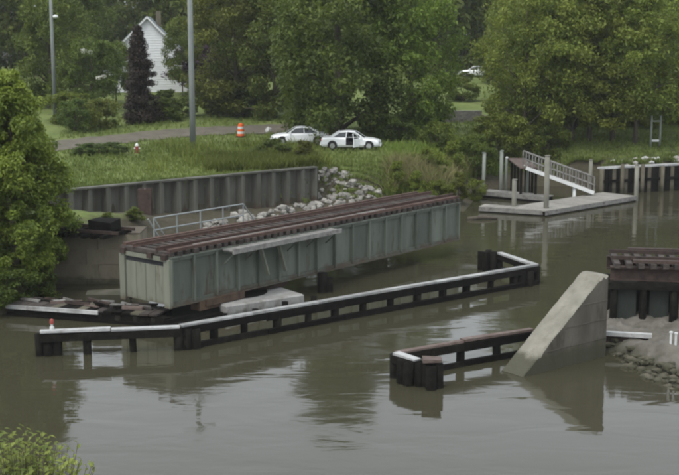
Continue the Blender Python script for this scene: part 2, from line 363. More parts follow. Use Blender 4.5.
def gz(x, y):
    x = np.asarray(x, float); y = np.asarray(y, float)
    ins = inside(x, y, POLY); d = seg_dist(x, y, SH)
    land = 2.85 + .045 * np.clip(y - 104, 0, 72) + .05 * wob(x, y) + .03 * np.clip(y - 84, 0, 20)
    wid = 4.6 + 3.0 * sst(2, 9, x) * (1 - sst(14, 22, x)) - 2.6 * sst(17, 21, x)
    prof = -.25 + (land + .25) * sst(-.4, wid, d) ** .8
    bkz = -.25 + 2.35 * sst(.15, .75, d) + (land - 2.1) * sst(.8, 7, d); kb = sst(17.2, 19.2, x); prof = prof * (1 - kb) + bkz * kb
    t = (x - W0.x) * wd[0] + (y - W0.y) * wd[1]; nd = (x - W0.x) * wn[0] + (y - W0.y) * wn[1]
    zf = .95 - .35 * sst(.25 * WL, WL, t) + .12 * wob(x * 1.3, y * 1.3)
    abut = sst(-8, -10.5, x) * sst(74, 66, y) * sst(57.5, 59.3, y)
    zf = zf + abut * 1.5
    front = np.minimum(prof, zf)
    back = np.maximum(prof, land * sst(-.2, .6, nd) + prof * (1 - sst(-.2, .6, nd)))
    k = sst(.25, .55, nd)
    near_wall = sst(WL + 3.5, WL + .2, t)
    zw = front * (1 - k) + back * k
    z = zw * near_wall + prof * (1 - near_wall)
    z = np.where(ins, z, -.25 - .35 * np.minimum(d, 5))
    return z
def gz1(x, y): return float(gz(np.array([x]), np.array([y]))[0])
def hit(px, py):
    d = ray(px, py); ys = np.arange(44, 420, .15); pts = _C + d[None, :] * (ys / d[1])[:, None]
    zz = gz(pts[:, 0], pts[:, 1]); k = np.argmax((pts[:, 2] <= zz) & (zz > -.2)); q = pts[k]
    return Vector((q[0], q[1], zz[k]))

def grid_mesh(name, xs, ys, zf, m):
    X, Y = np.meshgrid(xs, ys); Z = zf(X.ravel(), Y.ravel()); nx, ny = len(xs), len(ys)
    V = np.column_stack([X.ravel(), Y.ravel(), Z])
    I = (np.arange(ny - 1)[:, None] * nx + np.arange(nx - 1)[None, :]).ravel()
    Fc = np.column_stack([I, I + 1, I + nx + 1, I + nx])
    me = bpy.data.meshes.new(name); me.from_pydata(V.tolist(), [], Fc.tolist()); me.materials.append(m)
    for p in me.polygons: p.use_smooth = True
    return me
xs = np.unique(np.concatenate([np.linspace(-420, -34, 26), np.arange(-34, 36, .45), np.linspace(36, 420, 26)]))
ys = np.unique(np.concatenate([np.arange(44, 100, .45), np.arange(100, 200, 2.0), np.linspace(200, 900, 30)]))
g = link('ground', grid_mesh('ground', xs, ys, gz, M_ground)); g['kind'] = 'structure'
wm = MB(); wm.add([(-900, -60, 0), (900, -60, 0), (900, 200, 0), (-900, 200, 0)], [(0, 1, 2, 3)])
o = wm.build('water', M_water); o['kind'] = 'structure'

# near bank on the right that carries the trestle, and the bank under the camera
sh2 = np.array([tuple(P(x, y, 0))[:2] for x, y in [(597, 351), (612, 362), (640, 375), (679, 392), (740, 408), (830, 430)]])
poly2 = np.vstack([sh2, [[40, 30], [40, 53.5], [sh2[0][0] + 1.0, 53.5]]])
def gz2(x, y):
    ins = inside(x, y, poly2); d = seg_dist(x, y, sh2)
    z = -.2 + .72 * sst(-.1, 1.6, d) + .10 * wob(x * 2.2, y * 2.2) + .08 * wob(x * 5 + 2, y * 4.3) + .05 * wob(x * 11, y * 9) + .45 * np.exp(-((x - 13.4) ** 2 + (y - 44.6) ** 2) / 1.6)
    return np.where(ins, z, -.2 - .5 * np.minimum(d, 4))
o = link('bank', grid_mesh('bank', np.arange(8.5, 24, .16), np.arange(33, 56, .16), gz2, mat('bank_gravel', (.085, .077, .062), (.15, .138, .117), 1.4, .95, .5, 9, c3=(.075, .066, .045), c3amt=.4, objrand=0, tide=.42))); o['kind'] = 'structure'
def gz3(x, y): return 1.4 * sst(29, 22, y) - .5 + .05 * wob(x, y)
o = link('near_bank', grid_mesh('near_bank', np.arange(-60, 60, 1.5), np.arange(-30, 29.6, 1.0), gz3, M_ground)); o['kind'] = 'structure'

# gravel road across the lawn
def strip(name, px_pts, wid, m, lift=.05):
    pts = [hit(*q) for q in px_pts]; mb = MB(); n = len(pts); row = []
    dense = []
    for i in range(n - 1):
        for k in range(14): dense.append(pts[i].lerp(pts[i + 1], k / 14))
    dense.append(pts[-1])
    for i, p in enumerate(dense):
        d = (dense[min(i + 1, len(dense) - 1)] - dense[max(i - 1, 0)]); d.z = 0; d.normalize(); nrm = Vector((-d.y, d.x, 0))
        ww = wid[0] + (wid[1] - wid[0]) * i / (len(dense) - 1)
        for k in range(7):
            q = p + nrm * ww * (k / 6 - .5) + nrm * .18 * math.sin(i * 1.7 + k); row.append((q.x, q.y, gz1(q.x, q.y) + lift))
    fs = [(i * 7 + k, i * 7 + k + 1, (i + 1) * 7 + k + 1, (i + 1) * 7 + k) for i in range(len(dense) - 1) for k in range(6)]
    mb.add(row, fs); o = mb.build(name, m); o['kind'] = 'structure'; return o
strip('gravel_road', [(20, 150), (90, 142), (190, 133), (262, 129), (330, 127)], (5.0, 6.0), M_gravel)
strip('gravel_path', [(440, 119), (462, 117), (486, 116)], (2.5, 2.0), M_gravel)

# ------------------------------------------------------------------ swing bridge
A = P(171.5, 308, .8); B = P(459, 240, .8); ub = (B - A).normalized(); BR = math.atan2(ub.y, ub.x); BL = (B - A).length; BW = 3.1
ZB, ZT = .8, 2.98
br = thing('swing_bridge', 'long green steel plate girder railway swing bridge turned open along the channel', 'bridge', (A.x, A.y, 0), BR)
NP = 16; pitch = BL / NP
panel_m = MB().box(0, pitch - .012, 0, .03, ZB + .08, ZT - .08).mesh('web_panel', M_girder)
stiff_m = MB().box(-.05, .05, -.18, 0, ZB + .09, ZT - .09).box(-.012, .012, -.185, -.18, ZB + .2, ZT - .2).mesh('stiffener', M_girder)
for gy, sgn in ((.14, 1), (BW - .14, -1)):
    for i in range(NP):
        link('web_panel', panel_m, br, (i * pitch + .006, gy - .015, 0))
        link('stiffener', stiff_m, br, (i * pitch + (.06 if i == 0 else 0), gy - .015 if sgn > 0 else gy + .015, 0), 0 if sgn > 0 else PI)
    link('stiffener', stiff_m, br, (BL - .06, gy - .015 if sgn > 0 else gy + .015, 0), 0 if sgn > 0 else PI)
    f = MB().box(0, BL, gy - .22, gy + .22, ZT - .06, ZT).box(0, BL, gy - .12, gy - .03, ZT - .2, ZT - .062).build('top_flange', M_girder, br)
    MB().box(0, BL, gy - .22, gy + .22, ZB, ZB + .06).box(0, BL, gy - .11, gy - .03, ZB + .062, ZB + .2).build('bottom_flange', M_girder, br)
# pale plated near end
ep = MB().box(-.05, -.02, .3, BW - .3, ZB + .12, ZT - .42).build('end_plate', M_endplate, br)
for k in range(1, 4):
    MB().box(-.075, -.05, .3 + (BW - .6) * k / 4 - .03, .3 + (BW - .6) * k / 4 + .03, ZB + .14, ZT - .44).build('seam_strip', M_endplate, ep)
for y0, y1 in ((-.06, .28), (BW - .28, BW + .06)):
    MB().box(-.14, .04, y0, y1, ZB - .02, ZT - .1).build('corner_post', M_endplate, br)
MB().box(-.1, -.03, .29, BW - .29, ZT - .2, ZT - .02).build('end_beam', M_endplate, br)
MB().box(-.02, .01, .3, BW - .3, ZT - .42, ZT - .2).build('recess', M_dark, br)  # dark plate standing in for the shade in the gap below the end beam
for yy in (.1, 1.0, BW - .35):
    MB().box(-.22, -.04, yy, yy + .28, ZT - .12, ZT + .12, .015).build('bracket', M_rust, br)
MB().box(BL + .02, BL + .05, .3, BW - .3, ZB + .1, ZT - .2).build('end_plate', M_girder, br)
# cross frames inside
for i in range(1, NP, 2):
    MB().beam((i * pitch, .2, ZB + .3), (i * pitch, BW - .2, ZT - .4), .08, .08).beam((i * pitch, BW - .2, ZB + .3), (i * pitch, .2, ZT - .4), .08, .08).build('cross_frame', M_girder, br)
# ties, rails, guard timbers
M_railrust = mat('rail_rust', (.062, .036, .027), (.10, .060, .046), 3, .85, .3, 20, c3=(.045, .036, .030), c3amt=.5, objrand=.15)
M_tie = mat('old_tie', (0.035, 0.028, 0.024), (0.066, 0.056, 0.049), 4, .9, .3, 14, objrand=.25)
tie_m = MB().box(-.11, .11, -.03, BW + .03, 0, .2, .012).mesh('tie', M_tie)
nt_ = int(BL / .46)
for i in range(nt_ + 1):
    link('tie', tie_m, br, (.12 + i * (BL - .24) / nt_ + RND.uniform(-.03, .03), RND.uniform(-.05, .05), ZT + .004), RND.uniform(-.015, .015))
for yy in (BW / 2 - .75, BW / 2 + .75):
    MB().box(-.1, BL + .5, yy - .035, yy + .035, ZT + .32, ZT + .37).box(-.1, BL + .5, yy - .015, yy + .015, ZT + .23, ZT + .32).box(-.1, BL + .5, yy - .07, yy + .07, ZT + .205, ZT + .23).build('rail', M_railrust, br)
for yy in (.14, BW - .14):
    for k in range(5):
        x0 = BL * k / 5; MB().box(x0 + .02, x0 + BL / 5 - .02, yy - .1, yy + .1, ZT + .205, ZT + .33, .012).build('guard_timber', M_railrust, br)
for row in range(3):                                       # grey boards laid along the near half of the deck
    for k in range(6):
        x0 = 1.2 + k * 2.3 + row * .35; MB().box(x0, x0 + 2.26, .27 + row * .14, .395 + row * .14, ZT + .206, ZT + .25 + RND.uniform(0, .015), .006).build('deck_board', M_capgrey, br)
# walkway on the near side with struts
for k in range(15):
    x0 = 3.0 + k * .5; MB().box(x0 + .01, x0 + .48, -.72, -.1, ZT - .1 + RND.uniform(-.01, .01), ZT - .04, .008).build('walkway_plank', M_capgrey, br)
MB().box(3.0, 10.5, -.80, -.74, ZT - .2, ZT + .02, .01).build('walkway_edge', M_capgrey, br)
for x0 in (5.0, 6.2):
    MB().beam((x0, -.5, ZT - .12), (x0 + .9, -.14, ZB + .55), .15, .13).build('strut', M_endplate, br)
for x0 in (3.2, 4.6, 7.4, 8.8, 10.2):
    MB().beam((x0, -.76, ZT - .16), (x0, -.02, ZT - .16), .1, .1).beam((x0, -.7, ZT - .18), (x0, -.0, ZT - .75), .06, .06).build('walkway_bracket', M_girder, br)
# handrail on the far side
hr = MB(); x0, x1, yr, zb = 2.1, 7.9, BW + .25, ZT + .02
for z in (zb + .55, zb + 1.1): hr.tube([(x0, yr, z), (x1, yr, z)], .035, 8)
rail_o = hr.build('handrail', M_galv, br)
for x in (2.1, 3.5, 5.0, 6.5, 7.9): MB().tube([(x, yr, zb - .15), (x, yr, zb + 1.1)], .035, 8).build('post', M_galv, rail_o)
for xa, xb in ((2.1, 2.95), (1.75, 2.6), (7.9, 8.95)): MB().tube([(xa, yr, zb + 1.1), (xb, yr, zb - .1)], .035, 8).build('brace', M_galv, rail_o)
MB().box(1.6, 9.2, BW + .14, BW + .75, ZT - .06, ZT + .002).build('far_walkway', M_capgrey, br)
# rusty bearing and rollers under the near arm
MB().box(1.6, 4.4, -.08, .5, ZB - .42, ZB - .01, .02).build('bearing_shoe', M_rustpaint, br)
MB().box(1.9, 4.2, -.2, -.09, ZB - .25, ZB + .06, .02).build('bearing_plate', M_rustpaint, br)
for k in range(5): MB().lathe([(.2, -.1), (.2, .1)], 12, (1.9 + k * .55, .2, ZB - .62), 'y').build('roller', M_rust, br)
MB().lathe([(1.4, ZB - .28), (1.45, ZB - .02)], 28, (7.0, BW / 2, 0)).build('pivot_ring', M_rust, br)
# pivot pier
pc = A + ub * 7.0 + Vector((-ub.y, ub.x, 0)) * (BW / 2)
pf0, pf1 = P(226, 306, .5), P(304, 294, .5); pe_ = pf1 - pf0
pv = thing('pivot_pier', 'low angular pale grey concrete pivot pier in the water under the swing bridge', 'pier', (pf0.x, pf0.y, 0), math.atan2(pe_.y, pe_.x))
PLn = pe_.length
MB().cbox(0, PLn, 0, 4.2, -1.5, .5, .06).build('block', M_concw, pv)
MB().box(-.35, PLn + .25, -.22, -.02, -.3, .08, .02).build('waler', M_creo, pv)
for k in range(4): link('pile', MB().tube([(0, 0, -1.2), (0, 0, .3 + RND.uniform(-.1, .15))], .15, 8).mesh('pile', M_creo, True), pv, (-.3 + k * (PLn + .6) / 3, -.36, 0))
MB().lathe([(1.5, .505), (1.5, ZB - .29)], 18, (PLn * .45, 2.3, 0)).build('seat_ring', M_creo, pv)
q = A + ub * 9.3 + Vector((ub.y, -ub.x, 0)) * .55
mp = MB().tube([(0, 0, -1.2), (0, 0, .95)], [.26, .24], 10).tube([(.3, .1, -1.2), (.32, .1, .7)], [.22, .2], 10).build('timber_pile', M_creo, None, (q.x, q.y, 0), 0, True)
tag(mp, 'pair of black timber piles beside the round pivot pier under the bridge', 'pile')
# rest pier for the near arm
q = A + ub * 2.9 + Vector((-ub.y, ub.x, 0)) * .6
rp = MB().box(-3.6, 1.9, -1.0, 1.6, -1.2, .16, .03).box(-3.3, 1.8, -.7, -.3, .165, .34, .02).box(-3.4, -2.9, -.65, 1.5, .165, .4, .02).build('rest_pier', M_creo, None, (q.x, q.y, 0), BR)
tag(rp, 'low dark timber rest pier carrying the rusty bearing of the near bridge end', 'pier')

# ------------------------------------------------------------------ timber fenders
pile_m = MB().tube([(0, 0, -1.4), (.01, 0, 0), (0, .01, .8)], [.18, .17, .165], 9).mesh('pile', M_creo, True)
def cap_run(root, a, b, z, wd_, ht, m, step=3.2, name='cap_timber'):
    L = (b - a).length; n = max(1, round(L / step)); o0 = Vector(root.location)
    for k in range(n):
        p, q = a.lerp(b, k / n), a.lerp(b, (k + 1) / n); e = (q - p).normalized() * .012
        dz = RND.uniform(-.03, .03); mb = MB()
        mb.beam(Vector((p.x, p.y, z - ht / 2 + dz)) + e - o0, Vector((q.x, q.y, z - ht / 2 + dz + RND.uniform(-.015, .015))) - e - o0, wd_ * RND.uniform(.85, 1.1), ht, .018)
        mb.build(name, m, root)
def fender(name, label, pts, z, cap_m, pile_step, skip_lower=()):
    base = pts[0].copy(); base.z = 0
    root = thing(name, label, 'fender', base); pts = [Vector((p.x, p.y, 0)) for p in pts]
    for i in range(len(pts) - 1):
        a, b = pts[i], pts[i + 1]; d = (b - a).normalized(); nrm = Vector((d.y, -d.x, 0)); L = (b - a).length
        ca = cap_m[i] if isinstance(cap_m, list) else cap_m
        cap_run(root, a, b, z, .29, .09, ca)
        cap_run(root, a + nrm * .12, b + nrm * .12, z - .102, .16, .30, M_creo, 4.2, 'waler')
        cap_run(root, a - nrm * .14, b - nrm * .14, z - .11, .14, .26, M_creo, 4.2, 'waler')
        if i not in skip_lower: cap_run(root, a + nrm * .12, b + nrm * .12, .22, .16, .26, M_creo, 4.2, 'waler')
        n = max(1, round(L / pile_step))
        for k in range(n + (1 if i == len(pts) - 2 else 0)):
            q = a.lerp(b, k / n) - base - nrm * .02
            o = link('pile', pile_m, root, (q.x + RND.uniform(-.08, .08), q.y + RND.uniform(-.05, .05), 0), (RND.uniform(-.04, .04), RND.uniform(-.04, .04), RND.uniform(0, 6))); w_ = RND.uniform(.85, 1.2); o.scale = (w_, w_, (z - .12) / .8)
    return root
ZC = 1.0
M_capmid = mat('half_weathered_cap', (.19, .19, .18), (.36, .36, .35), 1.6, .85, .25, 14, c3=(.12, .11, .095), c3amt=.45, c3scale=1.2, objrand=.2)
f_pts = [P(40, 331, ZC), P(180, 325, ZC), P(536, 264, ZC), P(499, 251.5, ZC)]
mf = fender('timber_fender', 'long grey capped timber fender bending along the channel before the bridge', f_pts, ZC, [M_cap, M_capmid, M_capmid], 1.55, (0,))
b0 = f_pts[0]
for dx, dy, hh in ((0, 0, 0), (.35, .1, -.06), (-.28, .15, -.1), (.05, .38, -.04)):     # pile clusters at bends and ends
    for bp in (f_pts[0], f_pts[1]):
        q = bp - b0; o = link('pile', pile_m, mf, (q.x + dx + .25, q.y + dy + .1, hh), RND.uniform(0, 6)); o.scale = (1.15, 1.15, 1.05)
eb = P(487, 251, ZC) - b0
for dx, dy, hh in ((-.3, 0, .05), (.1, .05, .12), (.45, 0, 0), (-.1, -.3, .08), (.3, -.32, .1)):
    o = link('pile', pile_m, mf, (eb.x + dx, eb.y + dy, hh), RND.uniform(0, 6)); o.scale = (1.1, 1.1, 1.15)
rb = P(530, 266, ZC) - b0
for k, (dx, dy) in enumerate(((0, 0), (-.42, -.15), (-.85, -.4), (-.3, .35))):
    o = link('pile', pile_m, mf, (rb.x + dx, rb.y + dy, -.1), RND.uniform(0, 6)); o.scale = (1.2, 1.2, 1.05)

n_pts = [P(418, 358.6, ZC), P(396, 351, ZC), P(462, 339.5, ZC), P(532, 328, ZC)]
nf = fender('timber_fender', 'short brown capped timber fender running into the sloping concrete wing wall', n_pts, ZC, [M_cap, M_browncap, M_browncap], 1.7)
b1 = n_pts[0]
for px, py in ((402, 356), (409, 358), (427, 359), (433, 358), (438, 360), (431, 362)):
    q = P(px, py, ZC) - b1; o = link('pile', pile_m, nf, (q.x, q.y, RND.uniform(-.06, .03)), RND.uniform(0, 6)); o.scale = (1.2, 1.2, 1.08)
q = P(432, 359.5, ZC) - b1
MB().box(q.x - .33, q.x + .33, q.y - .3, q.y + .25, ZC - .03, ZC + .06, .02).build('pile_cap', M_browncap, nf)

# marker light on the left end of the long fender
q = P(52, 330, ZC)
ml = thing('marker_light', 'small red and white marker light on the left end of the long fender', 'light', (q.x, q.y, ZC + .005))
MB().lathe([(.09, 0), (.09, .12), (.05, .14), (.05, .24)], 10).build('base', M_whitep, ml)
MB().lathe([(.075, .241), (.085, .3), (.075, .4), (.02, .44)], 10).build('lens', M_red, ml)

# low debris covered timber platform by the left bank
pa, pb = P(8, 303, .55), P(158, 314, .55)
lp = thing('timber_platform', 'low dark timber platform with grey plank top under the leafy bank tree', 'platform', (pa.x, pa.y, 0))
d = (pb - pa); d.z = 0; L = d.length; ang = math.atan2(d.y, d.x); lp.rotation_euler = (0, 0, ang)
np_ = int(L / .42)
for k in range(np_):
    x = k * L / np_; MB().box(x + .015, x + L / np_ - .015, -.1 + RND.uniform(-.06, .06), 1.5 + RND.uniform(-.1, .1), .42 + RND.uniform(-.02, .03), .50 + RND.uniform(0, .04), .012).build('plank', RND.choice([M_tie, M_tie, M_tie, M_creo, M_abut]), lp)
for yy in (0, 1.35): MB().box(0, L, yy - .02, yy + .14, .12, .39, .02).build('stringer', M_creo, lp)
MB().box(0, L, -.14, -.03, -.05, .14, .02).build('waler', M_creo, lp)
MB().box(0, L * .62, -.22, -.12, .36, .53, .02).build('edge_timber', M_capmid, lp)
for k in range(9):
    for yy in (.07, 1.42):
        o = link('pile', pile_m, lp, (.2 + k * (L - .4) / 8, yy, -.42))
for k in range(22):
    x = RND.uniform(.6, L - .6); y = RND.uniform(.1, 1.3); a = RND.uniform(-.5, .5); ln = RND.uniform(.5, 1.5)
    o = MB().box(-ln / 2, ln / 2, -.06, .06, 0, RND.uniform(.06, .14), .02).build('broken_board', RND.choice([M_rust, M_capgrey, M_tie, M_capgrey, M_browncap, M_creo]), lp, (x, y, .545), a)

# ------------------------------------------------------------------ right abutment wing wall
w0, w1 = P(525, 377, 0), P(606, 356.5, 0); e = (w1 - w0); WLn = e.length; wa = math.atan2(e.y, e.x)
ztop = PY(601, 275, w1.y).z
ww = thing('concrete_wing_wall', 'tall stained concrete wing wall with a long sloping top edge', 'wall', (w0.x, w0.y, 0), wa)
TH = 1.15
prof = [(-.1, -1.2), (-.05, .05), (WLn - .35, ztop), (WLn, ztop), (WLn, -1.2)]
mat('coping_concrete', (.150, .142, .114), (.235, .222, .182), 1.4, .9, .3, 16, c3=(.12, .108, .078), c3amt=.52, streak=1, tide=.7)  # paler copy of the wall concrete, light on the slope put into its colour
NS = 34; rj = random.Random(12); fr, bk_, mb = [], [], MB()
for k in range(NS + 1):
    t = k / NS; x = -.1 + (WLn + .1) * t; z = min(ztop, .02 + (ztop - .02) * t * (WLn + .1) / (WLn - .35 + .1))
    chip = -abs(rj.gauss(0, .022)) - (.10 if rj.random() < .08 else 0)
    fr.append((x, z, chip, -abs(rj.gauss(0, .02))))
va = []
for x, z, c, c2 in fr: va += [(x, .03, -1.2), (x, .03, z + c - .03), (x, .06 - c, z + c * .3), (x, TH * .5, z + rj.gauss(0, .006)), (x, TH - .06 + c2, z + c2 * .3), (x, TH - .03, z + c2 - .03), (x, TH - .03, -1.2)]
fs = [(k * 7 + m_, (k + 1) * 7 + m_, (k + 1) * 7 + m_ + 1, k * 7 + m_ + 1) for k in range(NS) for m_ in (0, 5)]
top = [(k * 7 + m_, (k + 1) * 7 + m_, (k + 1) * 7 + m_ + 1, k * 7 + m_ + 1) for k in range(NS) for m_ in (1, 2, 3, 4)]
MB().add(va, fs + [tuple(range(7)), tuple(NS * 7 + m_ for m_ in range(7))]).build('wall', M_conc, ww)
MB().add(va, top).build('coping', MATS['coping_concrete'], ww)  # top faces only, coloured lighter as if lit
for z in (.75, 1.5, 2.25):                                 # proud form-board ridges left on the face
    x0 = -.1 + (WLn - .25) * z / ztop + .22; MB().box(x0, WLn - .01, .012, .03, z - .012, z + .012, .003).build('form_ridge', M_conc, ww)
MB().box(WLn - 1.0, WLn - .06, TH - .02, TH + 1.2, -1.2, 1.2, .02).build('back_wall', M_conc, ww)

# ------------------------------------------------------------------ approach trestle on the right
TA = P(613, 266, 2.7); ta = math.radians(-9)
tr = thing('approach_trestle', 'rusty railway trestle deck on dark steel columns behind the wing wall', 'trestle', (TA.x, TA.y, 0), ta)
for yy in (0.1, 2.5):
    MB().box(-.1, 16, yy - .16, yy + .16, 2.62, 2.68).box(-.1, 16, yy - .03, yy + .03, 2.16, 2.62).box(-.1, 16, yy - .16, yy + .16, 2.1, 2.16).build('girder', M_rust, tr)
tm = MB().box(-.12, .12, -.35, 2.95, 2.684, 2.88, .012).mesh('tie', M_tie)
for k in range(30): link('tie', tm, tr, (.15 + k * .5 + RND.uniform(-.03, .03), RND.uniform(-.06, .06), 0), RND.uniform(-.02, .02))
for yy in (.55, 2.05): MB().box(-.05, 16, yy - .04, yy + .04, 2.885, 3.04).build('rail', M_rust, tr)
for yy in (-.12, 2.72): MB().box(.8, 16, yy - .1, yy + .1, 2.885, 3.02, .01).build('guard_timber', M_rust, tr)
M_colm = mat('dark_green_column', (.014, .018, .015), (.028, .033, .027), 2, .8, .2, 10, c3=(.05, .035, .025), c3amt=.5, streak=3)
for x0, x1, y0 in ((.15, 1.0, -.12), (1.55, 2.35, .05), (5.2, 6.2, -.1), (9, 10, -.1)):
    MB().box(x0, x1, y0, 2.7, -.6, 2.095, .03).build('pier_block', M_colm, tr)
for x in (.05, 1.25, 2.5): MB().tube([(x, -.25, -.8), (x + .03, -.22, 1.95)], [.17, .15], 9).build('pile', M_creo, tr, smooth=True)
MB().box(-.2, 4.2, -.38, -.05, 1.78, 2.09, .02).build('pile_cap', M_creo, tr)
MB().box(2.75, 3.5, -.15, .75, -.4, 2.095, .015).build('concrete_column', M_abut, tr)
MB().box(3.6, 16, .7, 2.2, .1, 2.095, .02).build('back_wall', M_creo, tr)  # dark wall added to give the deep shade below the deck
MB().box(-.3, 3.55, 1.1, 1.35, .1, 2.09, .02).build('back_wall', M_creo, tr)  # second added dark wall, for the shade behind the first columns
pw, pe = P(604, 333, .62), P(652, 336, .62)
wb = MB().beam((0, 0, 0), (pe.x - pw.x, pe.y - pw.y, 0), .22, .16, .01).build('white_timber', M_cap, None, (pw.x, pw.y, .62))
tag(wb, 'white timber lying between the wing wall and the gravel bank', 'timber')
wl = MB().beam((0, 0, 0), (pe.x - pw.x + .1, pe.y - pw.y, 0), .5, .75, .02).build('footing', M_rust, None, (pw.x, pw.y + .3, .12))
tag(wl, 'rusty footing beam under the white timber by the trestle columns', 'beam')
for k, (x, y) in enumerate(((671, 337), (676, 338))):
    q = P(x, y, 1.1); q.z = float(gz2(np.array([q.x]), np.array([q.y]))[0])
    o = MB().tube([(0, 0, -.15), (0, 0, .42)], .045, 8).lathe([(.07, .42), (.07, .47)], 8).build('marker_post', M_whitep, None, tuple(q), 0)
    tag(o, ['short white post on the gravel bank, nearer the trestle column', 'short white post on the gravel bank at the right edge'][k], 'post', 'white posts on the gravel bank')

ss = thing('shore_stones', 'rough grey stones along the toe of the right gravel bank', 'stones', tuple(P(640, 375, 0)))
shore_stone = []
for i in range(5):
    import bmesh
    rs = random.Random(90 + i); bm = bmesh.new(); bmesh.ops.create_icosphere(bm, subdivisions=1, radius=1)
    for v_ in bm.verts: v_.co *= rs.uniform(.7, 1.15); v_.co.z *= .6
    me = bpy.data.meshes.new('stone'); bm.to_mesh(me); bm.free(); me.materials.append(M_abut); shore_stone.append(me)
for k in range(260):
    t = RND.random() ** .8 * 3.999; i = int(t); a = Vector((*sh2[i], 0)).lerp(Vector((*sh2[i + 1], 0)), t - i); x = a.x + RND.uniform(-.25, .6); y = a.y + RND.uniform(-.2, 1.9)
    s_ = RND.uniform(.06, .26); o = link('stone', shore_stone[k % 5], ss, (x - ss.location.x, y - ss.location.y, float(gz2(np.array([x]), np.array([y]))[0]) + s_ * .15), RND.uniform(0, 6)); o.scale = (s_ * 1.2, s_, s_)
M_abut2 = mat('abutment_face', (.14, .122, .085), (.22, .195, .14), 1.0, .95, .35, 12, c3=(.10, .095, .055), c3amt=.45, tide=.3, streak=2)
# ------------------------------------------------------------------ left abutment, approach track, footing
al = P(40, 284, 0); ar = P(129, 284, 0)
ab = thing('abutment', 'brown mossy abutment block behind the pale end of the bridge', 'abutment', (al.x, al.y, 0))
abw = ar.x - al.x + .6
for r_ in range(4):
    n_ = 3
    for k in range(n_):
        x0 = -3 + (abw + 3) * k / n_ + (.6 if r_ % 2 else 0); x1 = -3 + (abw + 3) * (k + 1) / n_ + (.6 if r_ % 2 else 0)
        x1 = min(x1, abw)
        MB().box(x0 + .01, x1 - .01, RND.uniform(-.03, .03), 2.2, -.5 + r_ * .75, -.5 + (r_ + 1) * .75 - .015, .012).build('block', M_abut2, ab)
MB().box(-3, abw, .1, 2.25, 2.5, 2.56, .01).build('dirt_top', M_soil, ab)
fa = P(86, 297, .45)
ft = MB().box(0, 2.0, 0, 1.0, -.8, .55, .05).build('concrete_footing', M_conc, None, (fa.x, fa.y, 0), .12)
tag(ft, 'small pale concrete footing between the abutment and the bridge end', 'footing')
ta0 = P(118, 232, 2.75)
tk = thing('approach_track', 'broken end of rusty approach track on the abutment top', 'track', (ta0.x, ta0.y, 2.56), math.radians(158))
for k in range(14): MB().box(k * .55, k * .55 + .24, -1.25, 1.25, .0, .18, .02).build('tie', M_creo, tk)
for yy in (-.72, .72): MB().box(-.5, 7.6, yy - .05, yy + .05, .185, .34).build('rail', M_rust, tk)
MB().box(.1, 1.4, -.5, .5, .345, .75, .06).build('stop_block', M_creo, tk)
sp = P(146, 233, .4); spo = thing('steel_post', 'rusty upright steel post standing before the sheet pile wall', 'post', (sp.x, sp.y, 0))
MB().box(-.4, .4, -.3, -.22, -.3, 3.1).box(-.4, .4, .22, .3, -.3, 3.1).box(-.04, .04, -.22, .22, -.3, 3.1).build('flanges', M_rust, spo)
MB().box(-.3, 1.6, -.36, -.305, .9, 1.15).build('waler', M_rust, spo)
# pale guard board on the abutment
gb = P(120, 226, 2.3); o = MB().box(0, 1.5, -.08, .08, 0, .12, .01).build('pale_board', M_cap, None, (gb.x, gb.y, gz1(gb.x, gb.y) + .35), .35)
tag(o, 'short pale board lying on the ground beside the rusty steel post', 'board')

# ------------------------------------------------------------------ sheet pile wall
sw = thing('sheet_pile_wall', 'weathered grey steel sheet pile wall below the grass bank', 'wall', (W0.x, W0.y, 0), math.atan2(wd[1], wd[0]))
npile = 17; pp = WL / npile; ZW = 3.0
poly = [(0, 0), (.12 * pp, 0), (.25 * pp, .46), (.75 * pp, .46), (.88 * pp, 0), (pp, 0), (pp, .03), (.89 * pp, .03), (.765 * pp, .49), (.235 * pp, .49), (.11 * pp, .03), (0, .03)]
sh_m = MB().prism(poly, -1.2, ZW, lambda a, b, h: Vector((a, b - .25, h))).mesh('sheet_pile', M_sheet)
for k in range(npile): link('sheet_pile', sh_m, sw, (k * pp, 0, RND.uniform(-.03, .03)))
for k in range(6):
    MB().box(k * WL / 6 + .01, (k + 1) * WL / 6 - .01, -.32, .16, ZW + .035, ZW + .13, .008).build('cap_channel', M_sheet, sw)
# end return
for k in range(2): link('sheet_pile', sh_m, sw, (WL + .02, k * pp, 0), PI / 2)

